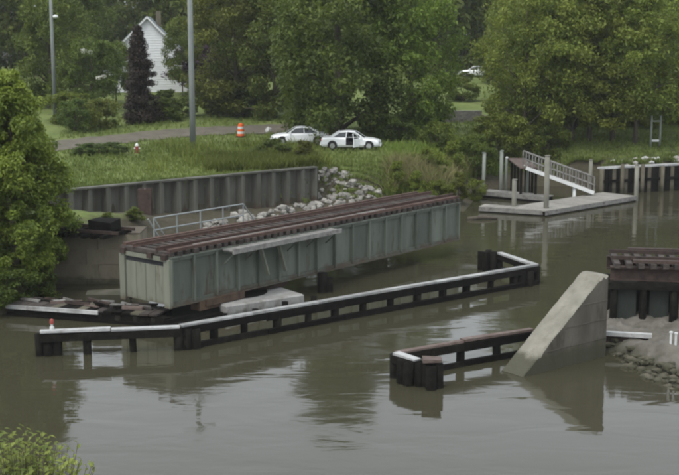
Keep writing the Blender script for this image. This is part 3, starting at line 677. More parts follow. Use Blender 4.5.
# ------------------------------------------------------------------ rocks
def rock_mesh(seed, m):
    r = random.Random(seed); mb = MB(); import bmesh
    bm = bmesh.new(); bmesh.ops.create_icosphere(bm, subdivisions=1, radius=1)
    for v_ in bm.verts: v_.co *= r.uniform(.7, 1.15); v_.co.z *= .72
    me = bpy.data.meshes.new('rock'); bm.to_mesh(me); bm.free(); me.materials.append(m); return me
rocks = [rock_mesh(i, M_rock) for i in range(7)]
rr_ = thing('riprap', 'spill of pale riprap stones at the foot of the sheet pile wall', 'riprap', tuple(P(330, 200, .6)))
b0 = Vector(rr_.location); nrk = 0; tries = 0
rpoly = np.array([(316, 172), (345, 172), (372, 188), (388, 200), (385, 208), (300, 224), (205, 244), (205, 225), (250, 212), (300, 204), (316, 200)])
while nrk < 290 and tries < 4000:
    tries += 1; x, y = RND.uniform(205, 388), RND.uniform(170, 244)
    if not inside(np.array([x]), np.array([y]), rpoly)[0]: continue
    q = hit(x, y); s_ = RND.choice([.13, .16, .2, .25, .3, .38]) * RND.uniform(.85, 1.1)
    o = link('rock', rocks[nrk % 7], rr_, (q.x - b0.x, q.y - b0.y, q.z - b0.z + s_ * .2), (RND.uniform(-.4, .4), RND.uniform(-.4, .4), RND.uniform(0, 6)))
    o.scale = (s_ * RND.uniform(.8, 1.3), s_ * RND.uniform(.8, 1.2), s_); nrk += 1

# ------------------------------------------------------------------ floating docks, gangway, bulkhead on the right
def dock(label, a, b, width, z, m):
    a = Vector((a.x, a.y, 0)); b = Vector((b.x, b.y, 0)); L = (b - a).length; an = math.atan2(b.y - a.y, b.x - a.x)
    r = thing('floating_dock', label, 'dock', a, an, 'floating docks by the gangway')
    n = int(L / .5)
    for k in range(n): MB().box(k * L / n + .01, (k + 1) * L / n - .01, RND.uniform(-.02, .02), width + RND.uniform(-.02, .02), z - .06, z + RND.uniform(-.008, .012), .004).build('plank', m, r)
    MB().box(0, L, -.05, -.025, z - .3, z - .02).build('fascia', M_capgrey, r)
    MB().box(.05, L - .05, .02, width - .05, -.25, z - .1).build('float', M_creo, r)
    return r
dA = P(545, 211, .4); dB = P(636, 196, .4)
dock('wide grey plank dock floating at the foot of the gangway', dA, dB, 2.9, .4, M_dockw)
dock('narrow plank dock reaching left from the gangway dock', P(479, 206.5, .4), P(545, 210.5, .4) - Vector((.1, 0, 0)), 1.3, .4, M_dockw)
dock('back plank dock close under the brushy bank', P(481, 191, .5), P(546, 197, .5), 1.2, .5, M_capgrey)
def post(px, py_base, py_top, r, m, label, z0=0.0, cap=None, name='mooring_post'):
    q = P(px, py_base, z0); top = PY(px, py_top, q.y).z
    o = thing(name, label, 'post', (q.x, q.y, 0), 0, 'mooring posts around the docks')
    MB().tube([(0, 0, -1.2), (RND.uniform(-.05, .05), 0, top)], [r, r * .92], 9).build('shaft', m, o, smooth=True)
    MB().lathe([(r * 1.05, top), (r * 1.1, top + .05), (.02, top + .12 if cap else top + .07)], 9, (0, 0, 0)).build('cap', cap or m, o)
    return o
M_postg = mat('weathered_post', (0.140, 0.140, 0.112), (0.210, 0.203, 0.168), 3, .85, .2, streak=4)
M_postp = mat('pale_post', (0.150, 0.169, 0.143), (0.217, 0.232, 0.203), 3, .8, .15, streak=4)
post(483, 192, 153, .15, M_postp, 'leftmost pale mooring post at the end of the back dock')
post(501, 194, 151, .15, M_postp, 'tall pale mooring post second from the left')
post(506, 193, 158, .10, M_postp, 'white capped post just right of the second pale post', cap=M_whitep)
post(514, 212, 180, .17, M_postg, 'dark mooring post at the front edge of the narrow dock')
post(527, 196, 163, .12, M_postp, 'thin pale post under the top of the gangway')
post(546, 214, 156, .19, M_postg, 'tall dark mooring post where the two front docks meet')
post(574, 201, 184, .14, M_whitep, 'stubby white post on the wide dock below the gangway', z0=.0)
post(590, 193, 160, .16, M_postg, 'dark post beside the lower end of the gangway')
post(636, 201, 165, .16, M_postg, 'dark mooring post off the right end of the wide dock')
# gangway
ga = P(526, 168, 2.5); gb_ = P(594, 193, .62)
gv = Vector((gb_.x - ga.x, gb_.y - ga.y, 0)); gl = gv.length; gan = math.atan2(gv.y, gv.x)
gw = thing('gangway', 'pale railed gangway sloping from the bank down to the floating dock', 'gangway', (ga.x, ga.y, .0), gan)
def gzl(x): return 2.5 + (.62 - 2.5) * x / gl
for yy in (0, 1.2):
    MB().beam((0, yy, gzl(0)), (gl, yy, gzl(gl)), .1, .26).build('stringer', M_whitep, gw)
    MB().tube([(0, yy, gzl(0) + 1.15), (gl, yy, gzl(gl) + 1.15)], .06, 8).build('top_rail', M_capgrey, gw)
    MB().tube([(0, yy, gzl(0) + .6), (gl, yy, gzl(gl) + .6)], .045, 8).build('middle_rail', M_capgrey, gw)
    for k in range(12):
        x = gl * k / 11; MB().box(x - .045, x + .045, yy - .045, yy + .045, gzl(x), gzl(x) + 1.15).build('post', M_capgrey, gw)
for k in range(22):
    x = gl * (k + .5) / 22; MB().box(x - gl / 46, x + gl / 46, .06, 1.14, gzl(x) + .06, gzl(x) + .12, .006).build('tread', M_dockw, gw)
# landing from bank to the gangway top
q = hit(512, 157); ld = thing('landing', 'short plank landing between the brushy bank and the gangway top', 'landing', (ga.x - .3, ga.y + .1, 0), PI / 2)
for k in range(14): MB().box(k * .5 + .01, k * .5 + .48, -1.3, .1, 2.42, 2.5, .006).build('plank', M_browncap, ld)
for k in (0, 1, 2, 3): MB().box(k * 1.6 + .2, k * 1.6 + .38, -1.2, -1.02, -.5, 2.42).box(k * 1.6 + .2, k * 1.6 + .38, -.1, .08, -.5, 2.42).build('leg', M_creo, ld)
# bulkhead
ba, bb_ = P(600, 195, 0), P(700, 189, 0); bl = (bb_ - ba).length; ban = math.atan2(bb_.y - ba.y, bb_.x - ba.x)
bk = thing('bulkhead', 'dark timber bulkhead with pale cap along the right bank', 'bulkhead', (ba.x, ba.y, 0), ban)
nb = 26
for k in range(nb): MB().box(k * bl / nb + .01, (k + 1) * bl / nb - .01, RND.uniform(.0, .05), .22, -1, 1.95 + RND.uniform(-.03, .03), .01).build('sheeting_board', M_creo if k % 3 else M_abut, bk)
for k in range(6): MB().tube([(k * bl / 5, -.12, -1.2), (k * bl / 5, -.12, 2.1 + RND.uniform(-.1, .35))], .15, 9).build('pile', M_abut, bk, smooth=True)
for k in range(6): MB().box(k * bl / 6 + .01, (k + 1) * bl / 6 - .01, .02, .5, 1.99, 2.13, .015).build('cap_timber', M_cap, bk)
MB().box(0, bl, -.06, -.01, .9, 1.12).build('waler', M_creo, bk)
pale = [rock_mesh(50 + i, M_palestone) for i in range(4)]
be = thing('boulder_row', 'row of white boulders along the top of the right bulkhead', 'boulders', (ba.x, ba.y, 2.0), ban)
for k in range(70):
    x = (k + RND.uniform(.1, .9)) * bl / 70; y = RND.uniform(.7, 3.0); qx = ba.x + math.cos(ban) * x - math.sin(ban) * y; qy = ba.y + math.sin(ban) * x + math.cos(ban) * y
    s_ = RND.uniform(.15, .36); o = link('boulder', pale[k % 4] if RND.random() < .33 else rocks[k % 7], be, (x, y, gz1(qx, qy) - 2.0 + s_ * .35), RND.uniform(0, 6)); o.scale = (s_ * 1.2, s_, s_)
q = hit(655, 147); pf = thing('post_frame', 'pale upright twin post frame with crossbar behind the right bulkhead', 'frame', tuple(q))
for x in (-.38, .38): MB().tube([(x, 0, -.2), (x, 0, 2.6)], .09, 9).build('post', M_postp, pf, smooth=True)
MB().box(-.3, .3, -.05, .05, .45, .62).build('crossbar', M_whitep, pf)
MB().box(-.3, .3, -.04, .04, 2.1, 2.2).build('crossbar', M_postp, pf)
# muddy log at the tip of the bank
q = P(468, 219, .05); o = MB().tube([(0, 0, 0), (1.0, .1, .1), (2.0, .0, .02)], [.14, .13, .08], 8).build('driftwood_log', M_bark, None, tuple(q), .1, True)
tag(o, 'dark driftwood log in the water off the far bridge end', 'log')

# ------------------------------------------------------------------ vehicles and small things on the bank
def loft(stations, ring):
    """rings of points along x joined into a skin"""
    mb = MB(); n = None; o = 0
    for s_ in stations:
        pts = ring(*s_); n = len(pts); mb.v += [Vector(p) for p in pts]
    return mb, n
def car(label, loc, rz, door_open):
    r = thing('parked_car', label, 'car', loc, rz)
    st = [(-2.35, .70, .40, .80), (-2.25, .84, .28, .93), (-1.7, .88, .24, 1.0), (-1.2, .89, .24, .99), (-.35, .90, .24, .97), (.70, .90, .24, .95), (1.0, .90, .24, .93), (1.7, .87, .26, .86), (2.2, .80, .30, .74), (2.36, .64, .36, .62)]
    def ring(x, hw, zb, zt): return [(x, -hw * .9, zb), (x, -hw, zb + .16), (x, -hw, zt - .14), (x, -hw * .9, zt), (x, hw * .9, zt), (x, hw, zt - .14), (x, hw, zb + .16), (x, hw * .9, zb)]
    mb, n = loft(st, ring)
    for i in range(len(st) - 1):
        for k in range(n):
            if door_open and i == 4 and k in (1, 2): continue
            k2 = (k + 1) % n; mb.f.append((i * n + k, i * n + k2, (i + 1) * n + k2, (i + 1) * n + k))
    mb.f += [tuple(range(n)), tuple((len(st) - 1) * n + k for k in range(n))]
    body = mb.build('body', M_white, r)
    # roof and pillars
    gs = [(-1.55, .80, .99, 1.0), (-.95, .78, .985, 1.40), (-.2, .77, .965, 1.47), (.35, .77, .955, 1.42), (1.05, .80, .935, .95)]
    mb = MB()
    for x, hw, zb, zt in gs[1:4]: mb.add([], []); mb.v += [Vector((x, -hw * .80, zt)), Vector((x, hw * .80, zt)), Vector((x, -hw * .84, zt - .07)), Vector((x, hw * .84, zt - .07))]
    for i in range(2):
        a = i * 4; b = a + 4; mb.f += [(a, a + 1, b + 1, b), (a, b, b + 2, a + 2), (a + 1, a + 3, b + 3, b + 1), (a + 2, b + 2, b + 3, a + 3)]
    mb.f += [(0, 2, 3, 1), (8, 9, 11, 10)]
    mb.build('roof', M_white, r)
    for s_ in (-1, 1):
        MB().beam((-1.55, s_ * .79, .97), (-.95, s_ * .645, 1.36), .09, .16).build('pillar', M_white, r)
        MB().beam((-.33, s_ * .80, .95), (-.30, s_ * .64, 1.40), .05, .10).build('pillar', M_white, r)
        MB().beam((1.05, s_ * .80, .92), (.35, s_ * .645, 1.39), .06, .08).build('pillar', M_white, r)
        MB().add([(-1.35, s_ * .775, 1.0), (-.36, s_ * .775, .98), (-.34, s_ * .645, 1.37), (-.9, s_ * .645, 1.36)], [(0, 1, 2, 3)]).build('window', M_glass, r)
        if not (door_open and s_ < 0):
            MB().add([(-.29, s_ * .775, .98), (.95, s_ * .775, .95), (.34, s_ * .645, 1.35), (-.27, s_ * .645, 1.37)], [(0, 1, 2, 3)]).build('window', M_glass, r)
        for x in (-1.42, 1.45):
            wh = MB().lathe([(.26, -.1), (.325, -.08), (.325, .08), (.26, .1)], 20, (x, s_ * .82, .325), 'y').build('wheel', M_black, r)
            MB().lathe([(.20, 0), (.19, .02)], 14, (x, s_ * .925 - .01, .325), 'y').build('rim', M_metal, wh)
            MB().lathe([(.39, -.006), (.39, .006)], 20, (x, s_ * .886, .36), 'y').build('wheel_arch', M_dark, r)
        MB().box(2.14, 2.33, s_ * .66 - .12, s_ * .66 + .12, .56, .69).build('headlight', M_metal, r)
        MB().box(-2.385, -2.3, s_ * .66 - .14, s_ * .66 + .14, .70, .84).build('tail_light', M_red, r)
        MB().box(.75, .9, s_ * .98 - .08, s_ * .98 + .08, .96, 1.08, .01).build('mirror', M_white, r)
    MB().add([(1.08, -.70, .945), (1.08, .70, .945), (.36, .60, 1.405), (.36, -.60, 1.405)], [(0, 1, 2, 3)]).build('windscreen', M_glass, r)
    MB().add([(-1.6, -.68, 1.0), (-1.6, .68, 1.0), (-.97, .60, 1.385), (-.97, -.60, 1.385)], [(0, 1, 2, 3)]).build('rear_window', M_glass, r)
    MB().box(2.3, 2.42, -.66, .66, .30, .46, .02).build('bumper', M_white, r)
    MB().box(-2.42, -2.3, -.72, .72, .36, .54, .02).build('bumper', M_white, r)
    MB().box(2.31, 2.372, -.4, .4, .5, .6).build('grille', M_dark, r)
    MB().box(-.25, .3, -.62, -.1, .3, .62).box(-.35, -.2, -.62, -.1, .6, 1.2).build('seat', M_dark, r)
    MB().box(-1.3, -.7, -.62, .62, .3, .62).build('rear_seat', M_dark, r)
    MB().box(-.33, .68, .55, .6, .3, .93).box(-1.3, .9, -.8, .8, .26, .29).box(.72, .95, -.75, .75, .5, .93).build('interior', M_dark, r)
    if door_open:
        dr = MB().box(-1.02, 0, -.03, .03, .30, .92).build('door', M_white, r, (.70, -.92, 0), math.radians(68))
        MB().box(-.98, -.04, .031, .036, .36, .86).build('door_trim', M_dark, dr)
        MB().beam((-1.0, 0, .92), (-.92, .12, 1.33), .04, .05).beam((-.92, .12, 1.33), (-.45, .12, 1.33), .04, .05).beam((-.45, .12, 1.33), (-.02, 0, .92), .04, .05).build('window_frame', M_white, dr)
        MB().box(-.9, -.72, -.05, -.03, .78, .82).build('handle', M_metal, dr)
    return r
q = hit(351, 149.5)
car('white saloon car with its front door open on the grass bank', (q.x, q.y, q.z + .03), math.radians(-4), True)
q = hit(299, 147.5)
car('white saloon car parked nose left behind the car with the open door', (q.x, q.y + 2.2, gz1(q.x, q.y + 2.2) + .03), PI + math.radians(4), False)

q = hit(241, 137); bl_ = thing('traffic_drum', 'orange traffic drum with white bands at the roadside', 'traffic drum', tuple(q))
MB().lathe([(.42, 0), (.42, .06), (.36, .07)], 16).build('base', M_black, bl_)
for k in range(5):
    MB().lathe([(.34 - k * .022, .075 + k * .2), (.335 - k * .022, .265 + k * .2)], 16).build('band', M_orange if k % 2 == 0 else M_whitep, bl_)
MB().lathe([(.16, 1.07), (.16, 1.12), (.05, 1.16)], 12).build('handle', M_orange, bl_)
for (x, y, s_, lb) in ((268, 132, .34, 'round white boulder on the verge nearest the orange drum'), (298, 154, .28, 'small white boulder in the grass below the white cars')):
    q = hit(x, y); o = link('white_boulder', pale[int(x) % 4], None, (q.x, q.y, q.z + s_ * .45), x); o.scale = (s_ * 1.2, s_, s_ * 1.2); tag(o, lb, 'boulder', 'white boulders near the cars')
q = hit(137, 153); hy = thing('fire_hydrant', 'small red and white hydrant beside low dark shrubs', 'hydrant', tuple(q))
MB().lathe([(.2, -.05), (.2, .06), (.14, .07), (.14, .45), (.17, .46), (.17, .52)], 12).build('barrel', M_red, hy)
MB().lathe([(.15, .525), (.13, .64), (.06, .72), (.04, .76)], 12).build('bonnet', M_whitep, hy)
for s_ in (-1, 1): MB().tube([(s_ * .13, 0, .34), (s_ * .24, 0, .34)], .06, 8).build('outlet', M_whitep, hy)
q = hit(218, 163); o = MB().box(-.55, .55, -.3, .3, -.05, .42, .05).box(-.3, .1, -.2, .2, .4, .6, .04).build('scrap_block', M_dark, None, tuple(q), .2)
tag(o, 'dark lump of scrap lying in the grass above the wall', 'scrap')

q = hit(464, 122.5); o = thing('low_wall', 'low grey concrete block wall among the bushes above the slope', 'wall', tuple(q), .06)
for r_ in range(3):
    for k in range(4): MB().box(-1.7 + k * .85 + (.2 if r_ % 2 else 0), -1.7 + k * .85 + .84 + (.2 if r_ % 2 else 0), RND.uniform(-.02, .02), .45, -.1 + r_ * .4, -.1 + r_ * .4 + .39, .008).build('block', M_capgrey, o)
# poles
q = hit(193, 150); up = thing('utility_pole', 'tall thick grey utility pole standing beside the gravel road', 'pole', tuple(q))
MB().tube([(0, 0, -.3), (0, 0, 5), (0, 0, 16)], [.24, .22, .18], 14).build('shaft', M_pole, up, smooth=True)
MB().box(-1.3, 1.3, -.07, .07, 14.6, 14.8).build('crossarm', M_bark, up)
for x in (-1.1, -.5, .5, 1.1): MB().lathe([(.05, 14.8), (.07, 14.9), (.03, 15.0)], 8, (x, 0, 0)).build('insulator', M_whitep, up)
q = hit(55.5, 122); lpz = thing('lamp_pole', 'slim grey lamp pole rising behind the left shrubs', 'lamp pole', tuple(q))
MB().tube([(0, 0, -.3), (0, 0, 13.5)], [.2, .14], 12).build('shaft', M_pole, lpz, smooth=True)
zl = PY(59, 17, q.y).z - q.z
MB().tube([(0, 0, zl + .1), (.3, -.1, zl + .15)], .04, 6).build('arm', M_pole, lpz)
MB().lathe([(.1, zl - .12), (.26, zl - .02), (.24, zl + .12), (.08, zl + .2)], 12, (.42, -.1, 0)).build('lamp_head', M_whitep, lpz)

# ------------------------------------------------------------------ houses
def house(label, loc, rz, wid_, dep, eave, ridge, wall_m, roof_m, wins, door=None):
    r = thing('house', label, 'house', loc, rz); hw = wid_ / 2
    pr = [(-hw, -.6), (-hw, eave), (0, ridge), (hw, eave), (hw, -.6)]
    wl_ = MB().prism(pr, 0, dep, lambda a, b, h: Vector((a, h, b))).build('wall', wall_m, r)
    n = int((ridge) / .3)
    for k in range(n):
        z = k * .3; ww_ = hw if z + .3 < eave else hw * max(.02, (ridge - z - .3) / (ridge - eave))
        if ww_ > .2: MB().add([(-ww_, -.035, z), (ww_, -.035, z), (ww_, -.008, z + .29), (-ww_, -.008, z + .29), (-ww_, -.004, z), (ww_, -.004, z)], [(0, 1, 2, 3), (0, 4, 5, 1)]).build('clapboard', wall_m, wl_)
    sl_ = math.hypot(hw, ridge - eave)
    for s_ in (-1, 1):
        dx, dz = s_ * hw / sl_, -(ridge - eave) / sl_; ex = .45; nx, nz = -dz * s_ * s_, abs(hw / sl_)
        a = Vector((0, 0, ridge + .02)); b = Vector((s_ * hw + dx * ex, 0, eave + dz * ex)); up_ = Vector((s_ * (ridge - eave) / sl_, 0, hw / sl_)) * .16
        q0 = Vector((0, -.4, 0)); q1 = Vector((0, dep + .4, 0))
        MB().hexa([a + q0, b + q0, b + q1, a + q1, a + q0 + up_, b + q0 + up_, b + q1 + up_, a + q1 + up_]).build('roof', roof_m, r)
        MB().hexa([a + q0 + Vector((0, -.06, -.14)), b + q0 + Vector((0, -.06, -.14)), b + q0 + Vector((0, -.005, -.14)), a + q0 + Vector((0, -.005, -.14)), a + q0 + Vector((0, -.06, .14)), b + q0 + Vector((0, -.06, .14)), b + q0 + Vector((0, -.005, .14)), a + q0 + Vector((0, -.005, .14))]).build('barge_board', M_whitep, r)
    for (x, z, w_, h_) in wins:
        f = MB().box(x - w_ / 2 - .09, x + w_ / 2 + .09, -.09, -.04, z - .09, z + h_ + .09).build('window', M_whitep, r)
        for sx in (0, 1): MB().box(x - w_ / 2 + sx * w_ / 2 + .02, x + sx * w_ / 2 - .02, -.1, -.091, z + .02, z + h_ - .02).build('pane', M_glass, f)
    if door: MB().box(door - .45, door + .45, -.1, -.04, 0, 2.05).build('door', M_greyw, r)
    MB().box(.9, 1.5, dep * .5, dep * .5 + .6, ridge - 1.0, ridge + .8).build('chimney', M_abut, r)
    return r
q = hit(149, 92); house('white gabled house behind the dark conical evergreen', tuple(q), .12, 10.5, 9, 3.4, 8.7, M_siding, M_roofg, [(-2.6, .9, 1.0, 1.4)], -1.2)
q = hit(4, 62); house('grey house half hidden by trees at the far left', tuple(q), -.2, 9, 8, 4.2, 7.2, M_greyw, M_roofg, [(-2, 1.2, 1, 1.3), (2, 1.2, 1, 1.3)], 0.2)
q = hit(476, 77)
car('white car parked far off between the trees', (q.x, q.y, q.z + .02), math.radians(170), False)

# ------------------------------------------------------------------ trees
def sprays(rng, C, R, n_per, leaf, flat=.75, up=.4, aspect=.5, rad=None):
    """leaf quads scattered through clumps: C centres, R radii"""
    M = len(C); n = n_per * M; idx = np.repeat(np.arange(M), n_per)
    d = rng.normal(size=(n, 3)); d /= np.linalg.norm(d, axis=1)[:, None]; d *= rng.uniform(0, 1, (n, 1)) ** .45
    pos = C[idx] + d * R[idx, None] * np.array([1, 1, flat])
    nor = rng.normal(size=(n, 3)); nor[:, 2] = np.abs(nor[:, 2]) + up; nor += d * .5; nor /= np.linalg.norm(nor, axis=1)[:, None]
    t = rng.normal(size=(n, 3)); t -= nor * np.sum(t * nor, axis=1)[:, None]; t /= np.linalg.norm(t, axis=1)[:, None]
    b = np.cross(nor, t); s_ = leaf * rng.uniform(.35, 1.65, (n, 1))
    drop = np.array([0, 0, -1.0]) * s_ * .18
    V = np.stack([pos - t * s_ * .5, pos + b * s_ * aspect * .5 - t * s_ * .08 - drop * .4, pos + t * s_ * .55 + drop, pos - b * s_ * aspect * .5 - t * s_ * .08 - drop * .4], axis=1)
    return V
def crown_clumps(rng, h0, h1, rad, n, shape='round', cr=(.9, 1.6)):
    C, R = [], []
    lob = rng.uniform(.62, 1.22, 7); ph = rng.uniform(0, 6.28)
    while len(C) < n:
        u = rng.uniform(0, 1); th = rng.uniform(0, 2 * PI)
        if shape == 'round': rr = math.sqrt(max(0, 1 - (2 * u - .85) ** 2 / 1.35)) if u < .95 else .25
        elif shape == 'cone': rr = (1 - u) ** .8 * (1 if u > .05 else .8) + .04
        elif shape == 'broad': rr = (1 - max(0, u - .35) / .68) ** .55 if u > .35 else .72 + .8 * u
        else: rr = .8
        rr = max(.05, rr) * lob[int((th + ph) / 6.283 * 7) % 7]
        k = rng.uniform(0, 1) ** .4 * (1 + .28 * (rng.uniform(0, 1) > .82))
        C.append((math.cos(th) * rr * rad * k, math.sin(th) * rr * rad * k, h0 + (h1 - h0) * u)); R.append(rng.uniform(*cr) * (.65 + .35 * min(1, rr)))
    return np.array(C), np.array(R)
def tree_meshes(seed, h, rad, h0, n_cl, n_per, leaf, shape='round', cr=(.9, 1.6), lm=None, trunk_r=.25, limbs=14, flat=.75, aspect=.5, lean=0):
    rng = np.random.default_rng(seed); r = random.Random(seed)
    C, R = crown_clumps(rng, h0, h, rad, n_cl, shape, cr); n_per = int(n_per * 1.7); leaf = leaf * .74
    V = sprays(rng, C, R, n_per, leaf, flat, aspect=aspect)
    crown = quads_mesh('crown', V, lm or M_leaf)
    mb = MB(); top = h * .82; pts = []; rad_ = []
    for k in range(7):
        t = k / 6; pts.append((lean * t + .12 * h * .05 * math.sin(k * 1.3 + seed), .1 * math.cos(k * 1.7 + seed), -.3 + (top + .3) * t)); rad_.append(trunk_r * (1 - .85 * t) * (1.35 if k == 0 else 1))
    mb.tube(pts, rad_, 9)
    for i in range(limbs):
        c = Vector(C[r.randrange(len(C))]); zs = max(h0 * .6, min(top * .95, c.z - (.3 + .5 * math.hypot(c.x, c.y))))
        t = (zs + .3) / (top + .3); p0 = Vector(pts[min(5, int(t * 6))]).lerp(Vector(pts[min(6, int(t * 6) + 1)]), t * 6 - int(t * 6))
        m1 = p0.lerp(c, .5) + Vector((0, 0, .25)); lr = trunk_r * (1 - .8 * t) * .5
        mb.tube([p0, m1, c], [lr, lr * .6, lr * .2], 6)
    trunk = mb.mesh('trunk', M_bark, True)
    return trunk, crown
def tree(name, meshes, label, loc, sc=1.0, rz=0, tint=(1, 1, 1), group=None, cat='tree', crown_name='crown', trunk_name='trunk'):
    r = thing(name, label, cat, tuple(loc), rz, group, sc)
    link(trunk_name, meshes[0], r); c = link(crown_name, meshes[1], r); c.color = (*tint, 1); return r

PR_big = tree_meshes(11, 18, 8.2, .9, 190, 170, .42, 'broad', (1.1, 2.0), trunk_r=.5, limbs=26)
PR_mid = tree_meshes(12, 14, 5.2, .6, 110, 150, .36, 'round', (.9, 1.6), trunk_r=.3, limbs=18)
PR_mid2 = tree_meshes(13, 13, 4.6, .5, 105, 150, .34, 'broad', (.8, 1.5), trunk_r=.28, limbs=18)
PR_thin = tree_meshes(14, 13.5, 4.8, 1.7, 100, 115, .30, 'round', (.7, 1.35), trunk_r=.2, limbs=22)
PR_thin2 = tree_meshes(15, 12.5, 4.4, 2.6, 92, 110, .30, 'broad', (.7, 1.3), trunk_r=.18, limbs=22, lean=.5)
PR_cone = tree_meshes(16, 9.6, 1.75, .3, 260, 110, .20, 'cone', (.45, .75), lm=M_needle, trunk_r=.18, limbs=10)
PR_plum = tree_meshes(17, 5.2, 2.7, 1.0, 60, 130, .26, 'round', (.6, 1.0), lm=M_plum, trunk_r=.15, limbs=10)
PR_bush = tree_meshes(18, 2.2, 1.35, .15, 40, 120, .17, 'round', (.30, .52), trunk_r=.07, limbs=12)
PR_bush2 = tree_meshes(19, 2.8, 1.2, .1, 42, 110, .18, 'broad', (.28, .5), trunk_r=.06, limbs=14)
PR_near = tree_meshes(20, 10.0, 3.4, .3, 270, 170, .22, 'broad', (.22, .85), trunk_r=.22, limbs=28)
PR_dog = tree_meshes(21, 6.5, 3.0, 1.6, 60, 120, .26, 'round', (.6, 1.0), trunk_r=.12, limbs=14)

def at(px, py): return hit(px, py)
T = lambda n, m, l, p, s=1.0, rz=0, t=(1, 1, 1), g='trees on the far bank': tree(n, m, l, at(*p), s, rz, t, g)
# centre
T('maple_tree', PR_big, 'biggest dark green spreading tree behind the white car', (338, 138), (1.0, 1.0, 1.02), .4, (.66, .74, .55))
T('maple_tree', PR_mid2, 'bright green leafy tree just right of the biggest dark tree', (410, 137), (.95, .95, 1.15), 1.9, (1.0, 1.22, .75))
T('maple_tree', PR_mid, 'olive tan tree left of the biggest dark tree', (236, 116), (1.1, 1.1, 1.0), .7, (.95, .88, .72))
T('maple_tree', PR_mid2, 'dull olive tree with low crown behind the orange drum', (275, 118), (1.0, 1.0, 1.05), 2.6, (.75, .80, .66))
T('maple_tree', PR_mid, 'pale green tree rising behind the slim gangway trees', (522, 98), (.95, .95, 1.0), 3.3, (1.2, 1.2, .9))
# right row over the bulkhead lawn; light spring tints, raised further to paint in haze
T('bank_tree', PR_thin, 'slim light green tree above the gangway top', (524, 143), (.85, .85, 1), .2, (1.3, 1.32, .95))
T('bank_tree', PR_thin2, 'slim leaning tree just right of the gangway top', (547, 140), 1.05, 1.2, (1.12, 1.2, .88))
T('bank_tree', PR_thin, 'slim tree above the middle of the gangway', (572, 142), (.95, .95, .95), 2.2, (1.3, 1.3, 1.0))
T('bank_tree', PR_thin2, 'slim tree left of the bulkhead boulders', (590, 140), 1.1, 4.0, (1.16, 1.2, .9))
T('bank_tree', PR_thin, 'slim olive tree above the left end of the boulders', (612, 141), (1.0, 1.0, .92), 5.1, (1.3, 1.24, .95))
T('bank_tree', PR_thin2, 'slim tree just left of the pale twin posts', (634, 143), (1.05, 1.05, 1.0), .9, (1.18, 1.25, .9))
T('bank_tree', PR_thin, 'slim bushy tree at the right edge of the picture', (686, 138), 1.05, 3.0, (1.18, 1.28, .88))
T('maple_tree', PR_mid, 'dense green tree behind the slim trees by the gangway', (556, 118), (1.1, 1.1, 1.05), 1.1, (1.06, 1.18, .82))
T('maple_tree', PR_mid2, 'dense green tree behind the slim trees by the boulders', (625, 118), (1.2, 1.2, 1.1), 2.1, (1.12, 1.22, .82))
T('maple_tree', PR_mid2, 'hazy tree standing behind the far white car', (482, 69), (1.3, 1.3, 1.2), 1.4, (.85, .9, .7))
T('maple_tree', PR_mid, 'tall dark tree at the upper right corner', (700, 112), (1.15, 1.15, 1.15), 4.4, (.70, .80, .62))
# left
T('conical_evergreen', PR_cone, 'dark conical evergreen in front of the white house', (140, 124), (1.02, 1.02, .93), 0, (1.0, .92, .9))
T('plum_tree', PR_plum, 'dark purple leaved tree right of the white house', (203, 95), (1.15, 1.15, 1.05), .4)
dg = T('dogwood_tree', PR_dog, 'green tree dotted with white blossoms left of the house', (92, 112), 1.1, .6, (.75, .88, .7))
rng = np.random.default_rng(77)
fc = np.array([(-1.4, -2.0, 5.6), (-.9, -2.2, 5.5), (-.2, -2.4, 3.2), (.3, -2.3, 3.3)])
link('blossom', quads_mesh('blossom', sprays(rng, fc, np.array([.32, .28, .3, .25]), 60, .18), M_flower), dg)
T('dogwood_tree', PR_dog, 'thin leafy tree hiding the left side of the white house', (116, 104), (.8, .8, 1.0), 2.6, (.8, .9, .66))
T('dogwood_tree', PR_dog, 'thin olive tree before the right roof slope of the house', (183, 96), (.75, .75, 1.35), 4.1, (.85, .9, .7))
T('maple_tree', PR_mid2, 'olive green tree behind the slim lamp pole', (52, 108), (1.0, 1.0, 1.1), .3, (.80, .88, .62))
T('maple_tree', PR_mid, 'dark tree standing behind the white blossoms', (80, 92), (.85, .85, .9), 5.3, (.62, .72, .56))
T('maple_tree', PR_mid2, 'tall olive tree behind the utility pole', (196, 62), (1.2, 1.2, 1.15), 3.7, (.85, .86, .64))
n_ = at(14, 304); tree('willow_tree', PR_near, 'large bright green bushy tree leaning over the left bank', (n_.x - .6, n_.y + 2.6, gz1(n_.x - .6, n_.y + 2.6)), (1.0, 1.0, .96), .8, (1.35, 1.45, .95), 'trees on the far bank')
tree('willow_tree', PR_near, 'low green bushy tree filling the gap at the left picture edge', (-15.6, 57.5, gz1(-15.6, 57.5)), (.95, .95, .8), 2.2, (1.15, 1.28, .85), 'trees on the far bank')
n_ = at(-12, 250); tree('willow_tree', PR_near, 'paler green bushy tree half out of the left edge', (-19.5, 64, gz1(-19.5, 64)), (1.0, 1.0, .92), 3.8, (1.35, 1.4, .98), 'trees on the far bank')
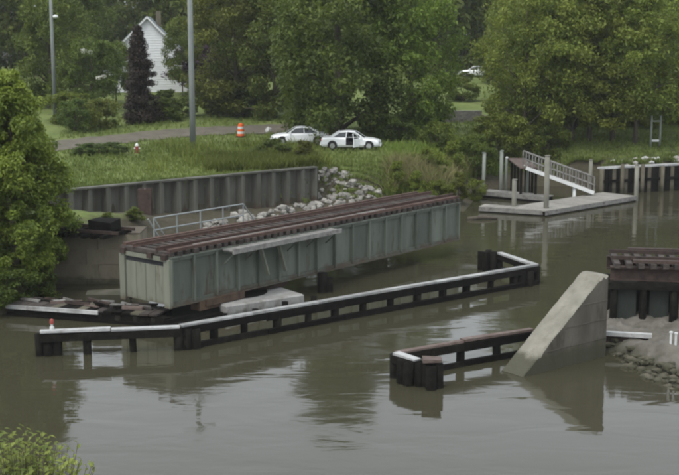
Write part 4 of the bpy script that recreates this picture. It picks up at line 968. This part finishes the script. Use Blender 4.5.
# bushes
Bs = lambda m, l, p, s=1.0, rz=0, t=(1, 1, 1): tree('bush', m, l, at(*p), s, rz, t, 'bushes on the far bank', 'bush', 'foliage', 'stems')
Bs(PR_bush, 'pale green bush left of the dark conical evergreen', (100, 130), (1.3, 1.3, 1.25), .3, (1.0, .98, .7))
Bs(PR_bush, 'dark bush at the water edge below the left bank tree', (8, 306), (1.1, 1.0, .7), .5, (.6, .7, .5))
Bs(PR_bush2, 'dark bush between the left bank tree and the abutment', (40, 298), (.8, .8, .6), 1.5, (.6, .68, .5))
for i, (x, y, s_, l_) in enumerate([(70, 231, .5, 'small weed clump on the abutment behind the rusty track'), (108, 226, .4, 'small weed clump near the pale board on the abutment'), (134, 222, .45, 'weed clump at the foot of the rusty steel post')]):
    Bs(PR_bush2, l_, (x, y), (s_ * 1.4, s_, s_ * .6), i, (.9, .95, .65))
Bs(PR_bush, 'dark green bush beside the slim lamp pole foot', (76, 132), (1.2, 1.2, 1.3), 1.3, (.65, .8, .6))
Bs(PR_bush2, 'round green bush right of the conical evergreen', (163, 122), (1.3, 1.3, .8), 2.3, (.9, 1, .7))
Bs(PR_bush, 'low dark shrub left of the red hydrant', (88, 155), (1.0, .8, .4), .9, (.55, .7, .5))
Bs(PR_bush, 'low dark shrub touching the red hydrant', (113, 154), (1.0, .8, .4), 1.9, (.5, .62, .5))
Bs(PR_bush, 'dark scrub bush on the wall top below the white cars', (273, 162), (1.0, .9, .75), 2.0, (.62, .68, .55))
Bs(PR_bush2, 'brown green scrub bush at the right end of the wall', (303, 165), (.9, .9, .6), 2.8, (.8, .72, .6))
Bs(PR_bush, 'light shrub behind the left white car', (313, 128), (1.0, 1.0, .95), 3.0, (1.25, 1.15, .85))
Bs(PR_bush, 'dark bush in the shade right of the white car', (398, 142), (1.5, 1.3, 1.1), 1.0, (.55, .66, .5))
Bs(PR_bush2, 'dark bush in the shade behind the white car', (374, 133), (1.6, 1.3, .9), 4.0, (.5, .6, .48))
for i, (x, y, s_, m_, t_, l_) in enumerate([
    (398, 193, .75, PR_bush2, (1.2, 1.25, .78), 'bright green bush at the top end of the stone spill'),
    (416, 200, .7, PR_bush2, (1.2, 1.25, .78), 'olive bush on the shore behind the far bridge half'),
    (438, 203, .7, PR_bush, (1.0, 1.02, .7), 'low dense bush on the shore before the far bridge end'),
    (458, 203, .75, PR_bush2, (.95, .88, .66), 'yellow green bush on the shore beyond the far bridge tip'),
    (474, 200, .7, PR_bush, (1.0, 1.02, .7), 'dark low bush at the left end of the docks'),
    (428, 176, .9, PR_bush,(1.2, 1.25, .78), 'green bush midway up the grassy slope'),
    (454, 178, 1.0, PR_bush2, (1.2, 1.25, .78), 'tall green bush on the slope left of the docks'),
    (474, 172, 1.3, PR_bush, (.8, .9, .6), 'round bush on the slope behind the leftmost mooring post'),
    (497, 165, 1.4, PR_bush2, (1.0, 1.02, .7), 'dark bush below the slim trees at the gangway top'),
    (520, 158, 1.3, PR_bush, (1.0, 1.02, .7), 'dark bush hugging the gangway landing'),
    (437, 152, 1.1, PR_bush, (.95, 1.02, .68), 'small bush on the lawn above the green slope'),
    (548, 160, 1.2, PR_bush, (.8, .86, .6), 'scrubby bush behind the middle of the gangway')]):
    Bs(m_, l_, (x, y), s_, i * 1.1, t_)
hed = ['brush clump behind the road just right of the conical evergreen', 'brush clump behind the road left of the utility pole', 'brush clump behind the road right of the utility pole', 'brush clump behind the orange traffic drum',
       'brush clump behind the road under the olive tan tree', 'tall brush clump left of the pale green bush', 'brush clump on the far lawn under the purple tree', 'brush clump half hiding the far white car', 'brush clump right of the far white car']
for i, (x, y, s_) in enumerate([(168, 119, 1.2), (182, 116, 1.0), (212, 114, 1.1), (244, 117, 1.5), (228, 110, 1.3), (68, 122, 1.6), (196, 104, 1.0), (466, 80, .6), (496, 84, 1.8)]):
    Bs(PR_bush if i % 2 else PR_bush2, hed[i], (x, y), (s_ * 1.4, s_, s_ * .8), i * 2.1, (.72 + .12 * (i % 3), .8 + .1 * (i % 3), .6))
und = ['shaded thicket bush left of the low grey wall', 'shaded thicket bush just behind the low grey wall', 'shaded thicket bush right of the low grey wall', 'thicket bush behind the gangway top under the slim trees',
       'thicket bush under the slim leaning tree', 'thicket bush behind the middle of the gangway under the trees', 'thicket bush behind the lower end of the gangway', 'thicket bush behind the left end of the boulder row',
       'thicket bush behind the boulder row middle', 'thicket bush directly behind the pale twin posts', 'thicket bush at the right picture edge behind the boulders', 'low brush clump on the lawn before the slim gangway trees']
for i, (x, y, s_) in enumerate([(432, 126, 1.3), (462, 101, 1.3), (505, 124, 1.7), (522, 128, 1.8), (545, 126, 1.9), (568, 124, 1.7), (590, 126, 2.0), (612, 124, 1.8), (636, 126, 1.9), (656, 123, 1.8), (682, 126, 2.0), (500, 138, 1.2)]):
    Bs(PR_bush if i % 2 else PR_bush2, und[i], (x, y), (s_ * 1.25, s_, s_ * .85), i * 1.7, (.85 + .12 * (i % 3), .9 + .1 * (i % 3), .66))
q = hit(300, 131); pk = thing('blossom_bush', 'small pale pink blossoming bush behind the left white car', 'bush', tuple(q))
rng = np.random.default_rng(5); C_, R_ = crown_clumps(rng, .3, 1.7, .6, 26, 'round', (.22, .36))
link('blossom', quads_mesh('blossom', sprays(rng, C_, R_, 60, .13), leaf_mat('pink_petals', (.42, .30, .30), (.58, .46, .46), .3)), pk)
MB().tube([(0, 0, -.1), (.05, 0, .4), (0, .05, .9)], [.06, .05, .02], 6).build('stems', M_bark, pk)

# far wood behind everything
rng = np.random.default_rng(3); CC, RR = [], []
for row, (Y0, n_) in enumerate(((168, 17), (196, 20), (222, 26), (246, 44))):
    half = Y0 * .44
    for k in range(n_):
        x = -half + 2 * half * (k + rng.uniform(.2, .8)) / n_; y = Y0 + rng.uniform(-8, 8); z = gz1(x, y)
        if abs(x / y * F_PX + CX - 475) < 20 and row == 0: continue
        c, r_ = crown_clumps(rng, .8, rng.uniform(15, 20) + 2.2 * row, rng.uniform(5.0, 7.0) + (1.5 if row == 3 else 0), 80 if row == 3 else 50, 'broad' if k % 2 else 'round', (1.8, 3.0) if row == 3 else (1.3, 2.3)); CC.append(c + np.array([x, y, z])); RR.append(r_)
CC, RR = np.vstack(CC), np.concatenate(RR)
V = sprays(rng, CC, RR, 85, .85)
fw = link('far_wood', quads_mesh('far_wood', V, M_leaf)); fw.color = (.66, .70, .50, 1); fw['kind'] = 'stuff'
tag(fw, 'dense spring green wood filling the background', 'wood')

# near treetop at the bottom left, growing from the bank below the camera
q = PY(24, 468, 21.0); zb = float(gz3(np.array([q.x]), np.array([q.y]))[0])
sp_ = thing('sapling_tree', 'light green treetop of upright leafy shoots poking into the bottom left corner', 'tree', (q.x, q.y, zb))
rng = np.random.default_rng(41); hq = q.z - zb; V = []; mb = MB(); rs = random.Random(4)
mb.tube([(0, 0, -.2), (.05, 0, hq * .5), (0, .05, hq * .85)], [.11, .08, .05], 8)
for k in range(230):
    th = rs.uniform(0, 2 * PI); rr = 1.35 * math.sqrt(rs.random()); base = Vector((math.cos(th) * rr * .55, math.sin(th) * rr * .55, hq * .78 - .25 * rr + rs.uniform(-.9, .1)))
    tip = Vector((math.cos(th) * rr * 1.05, math.sin(th) * rr * 1.05, hq + .62 - .42 * rr * rr + rs.uniform(-.75, .12)))
    if k < 60: mb.tube([(0, .02, hq * .6), base, tip], [.03, .018, .005], 5)
    else: mb.tube([base, tip], [.014, .004], 4)
    n = 13; d = (tip - base)
    for j in range(n):
        t = .2 + .8 * j / (n - 1); p = base.lerp(tip, t); a = j * 2.4 + rs.uniform(-.4, .4)
        out = Vector((math.cos(a), math.sin(a), rs.uniform(.25, 1.1))).normalized(); ln = rs.uniform(.13, .25) * (1.15 - .4 * t)
        sd = out.cross(Vector((0, 0, 1))).normalized() * ln * .26; m_ = p + out * ln * .5 + Vector((0, 0, .012))
        V.append([tuple(p), tuple(m_ + sd), tuple(p + out * ln - Vector((0, 0, .02))), tuple(m_ - sd)])
mb.build('trunk', M_bark, sp_); c = link('crown', quads_mesh('crown', np.array(V), M_leaf), sp_); c.color = (1.9, 1.85, 1.7, 1)

# ------------------------------------------------------------------ grass and reeds
rng = np.random.default_rng(9)
def blades(n, hmin, hmax, wdt, px_rng, py_rng, name, m, label, cat, ok=None, tint=(1, 1, 1)):
    pts = []
    xs_ = rng.uniform(*px_rng, n); ys_ = rng.uniform(*py_rng, n)
    # march all rays together
    d = _R[None] * ((xs_ - CX) / F_PX)[:, None] + _F[None] - _U[None] * ((ys_ - CY) / F_PX)[:, None]
    done = np.zeros(n, bool); Q = np.zeros((n, 3))
    for Y in np.arange(56, 175, .5):
        p = _C + d * (Y / d[:, 1])[:, None]; z = gz(p[:, 0], p[:, 1]); h_ = (~done) & (p[:, 2] <= z) & (z > .75)
        Q[h_] = np.column_stack([p[h_, 0], p[h_, 1], z[h_]]); done |= h_ | ((p[:, 2] <= z) & (z > -.2))
    Q = Q[Q[:, 1] > 1]
    if ok is not None: Q = Q[ok(Q)]
    Q = np.repeat(Q, 4, axis=0); k = len(Q); Q[:, :2] += rng.normal(0, .12, (k, 2))
    th = rng.uniform(0, 2 * PI, k); hh = rng.uniform(hmin, hmax, k); ln = rng.normal(0, .35, (k, 2)) * hh[:, None]
    s_ = np.column_stack([np.cos(th), np.sin(th), np.zeros(k)]) * wdt
    tip = Q + np.column_stack([ln, hh]); mid = Q + np.column_stack([ln * .3, hh * .55])
    V = np.stack([Q - np.array([0, 0, .05]), mid + s_, tip, mid - s_], axis=1)
    o = link(name, quads_mesh(name, V, m)); o.color = (*tint, 1); o['kind'] = 'stuff'; return tag(o, label, cat)
def not_road(Q):
    a = [hit(*q) for q in ((20, 150), (90, 142), (190, 133), (262, 129), (330, 127))]
    return seg_dist(Q[:, 0], Q[:, 1], np.array([(p.x, p.y) for p in a])) > 3.0
blades(16000, .12, .38, .035, (60, 679), (118, 205), 'lawn_grass', M_grass, 'short green grass covering the bank lawn', 'grass', not_road)
blades(3500, .4, .95, .03, (150, 330), (146, 174), 'tall_grass', M_grass, 'tall rough grass along the sheet pile wall top', 'grass', lambda Q: not_road(Q) & (rng.uniform(0, 1, len(Q)) < .25 + .5 * np.sin(Q[:, 0] * .9 + Q[:, 1]) * np.cos(Q[:, 1] * .6)), (.92, .88, .7))
blades(1500, .5, 1.15, .035, (205, 318), (162, 174), 'scrub_fringe', M_grass, 'dark rough scrub fringe on the right half of the wall top', 'scrub', None, (.58, .56, .42))
blades(1500, .7, 1.7, .022, (388, 484), (172, 210), 'reeds', M_reed, 'thin dry reeds on the shore by the far bridge end', 'reeds', None, (1.1, 1.15, .8))
blades(3800, .35, 1.0, .04, (386, 500), (150, 208), 'rank_grass', M_grass, 'rank bright green grass on the slope beside the stone spill', 'grass', None, (1.05, 1.15, .8))

# ------------------------------------------------------------------ hazy air
hz = bpy.data.materials.new('haze'); hz.use_nodes = True; t = hz.node_tree; t.nodes.clear()
vo = t.nodes.new('ShaderNodeVolumePrincipled'); vo.inputs['Color'].default_value = (.93, .95, .95, 1); vo.inputs['Density'].default_value = .0002
ho = t.nodes.new('ShaderNodeOutputMaterial'); t.links.new(vo.outputs[0], ho.inputs['Volume'])
hb = MB().box(-950, 950, -70, 950, -4.5, 55).build('haze', hz); hb['kind'] = 'stuff'
tag(hb, 'thin pale haze in the air over the river', 'haze')
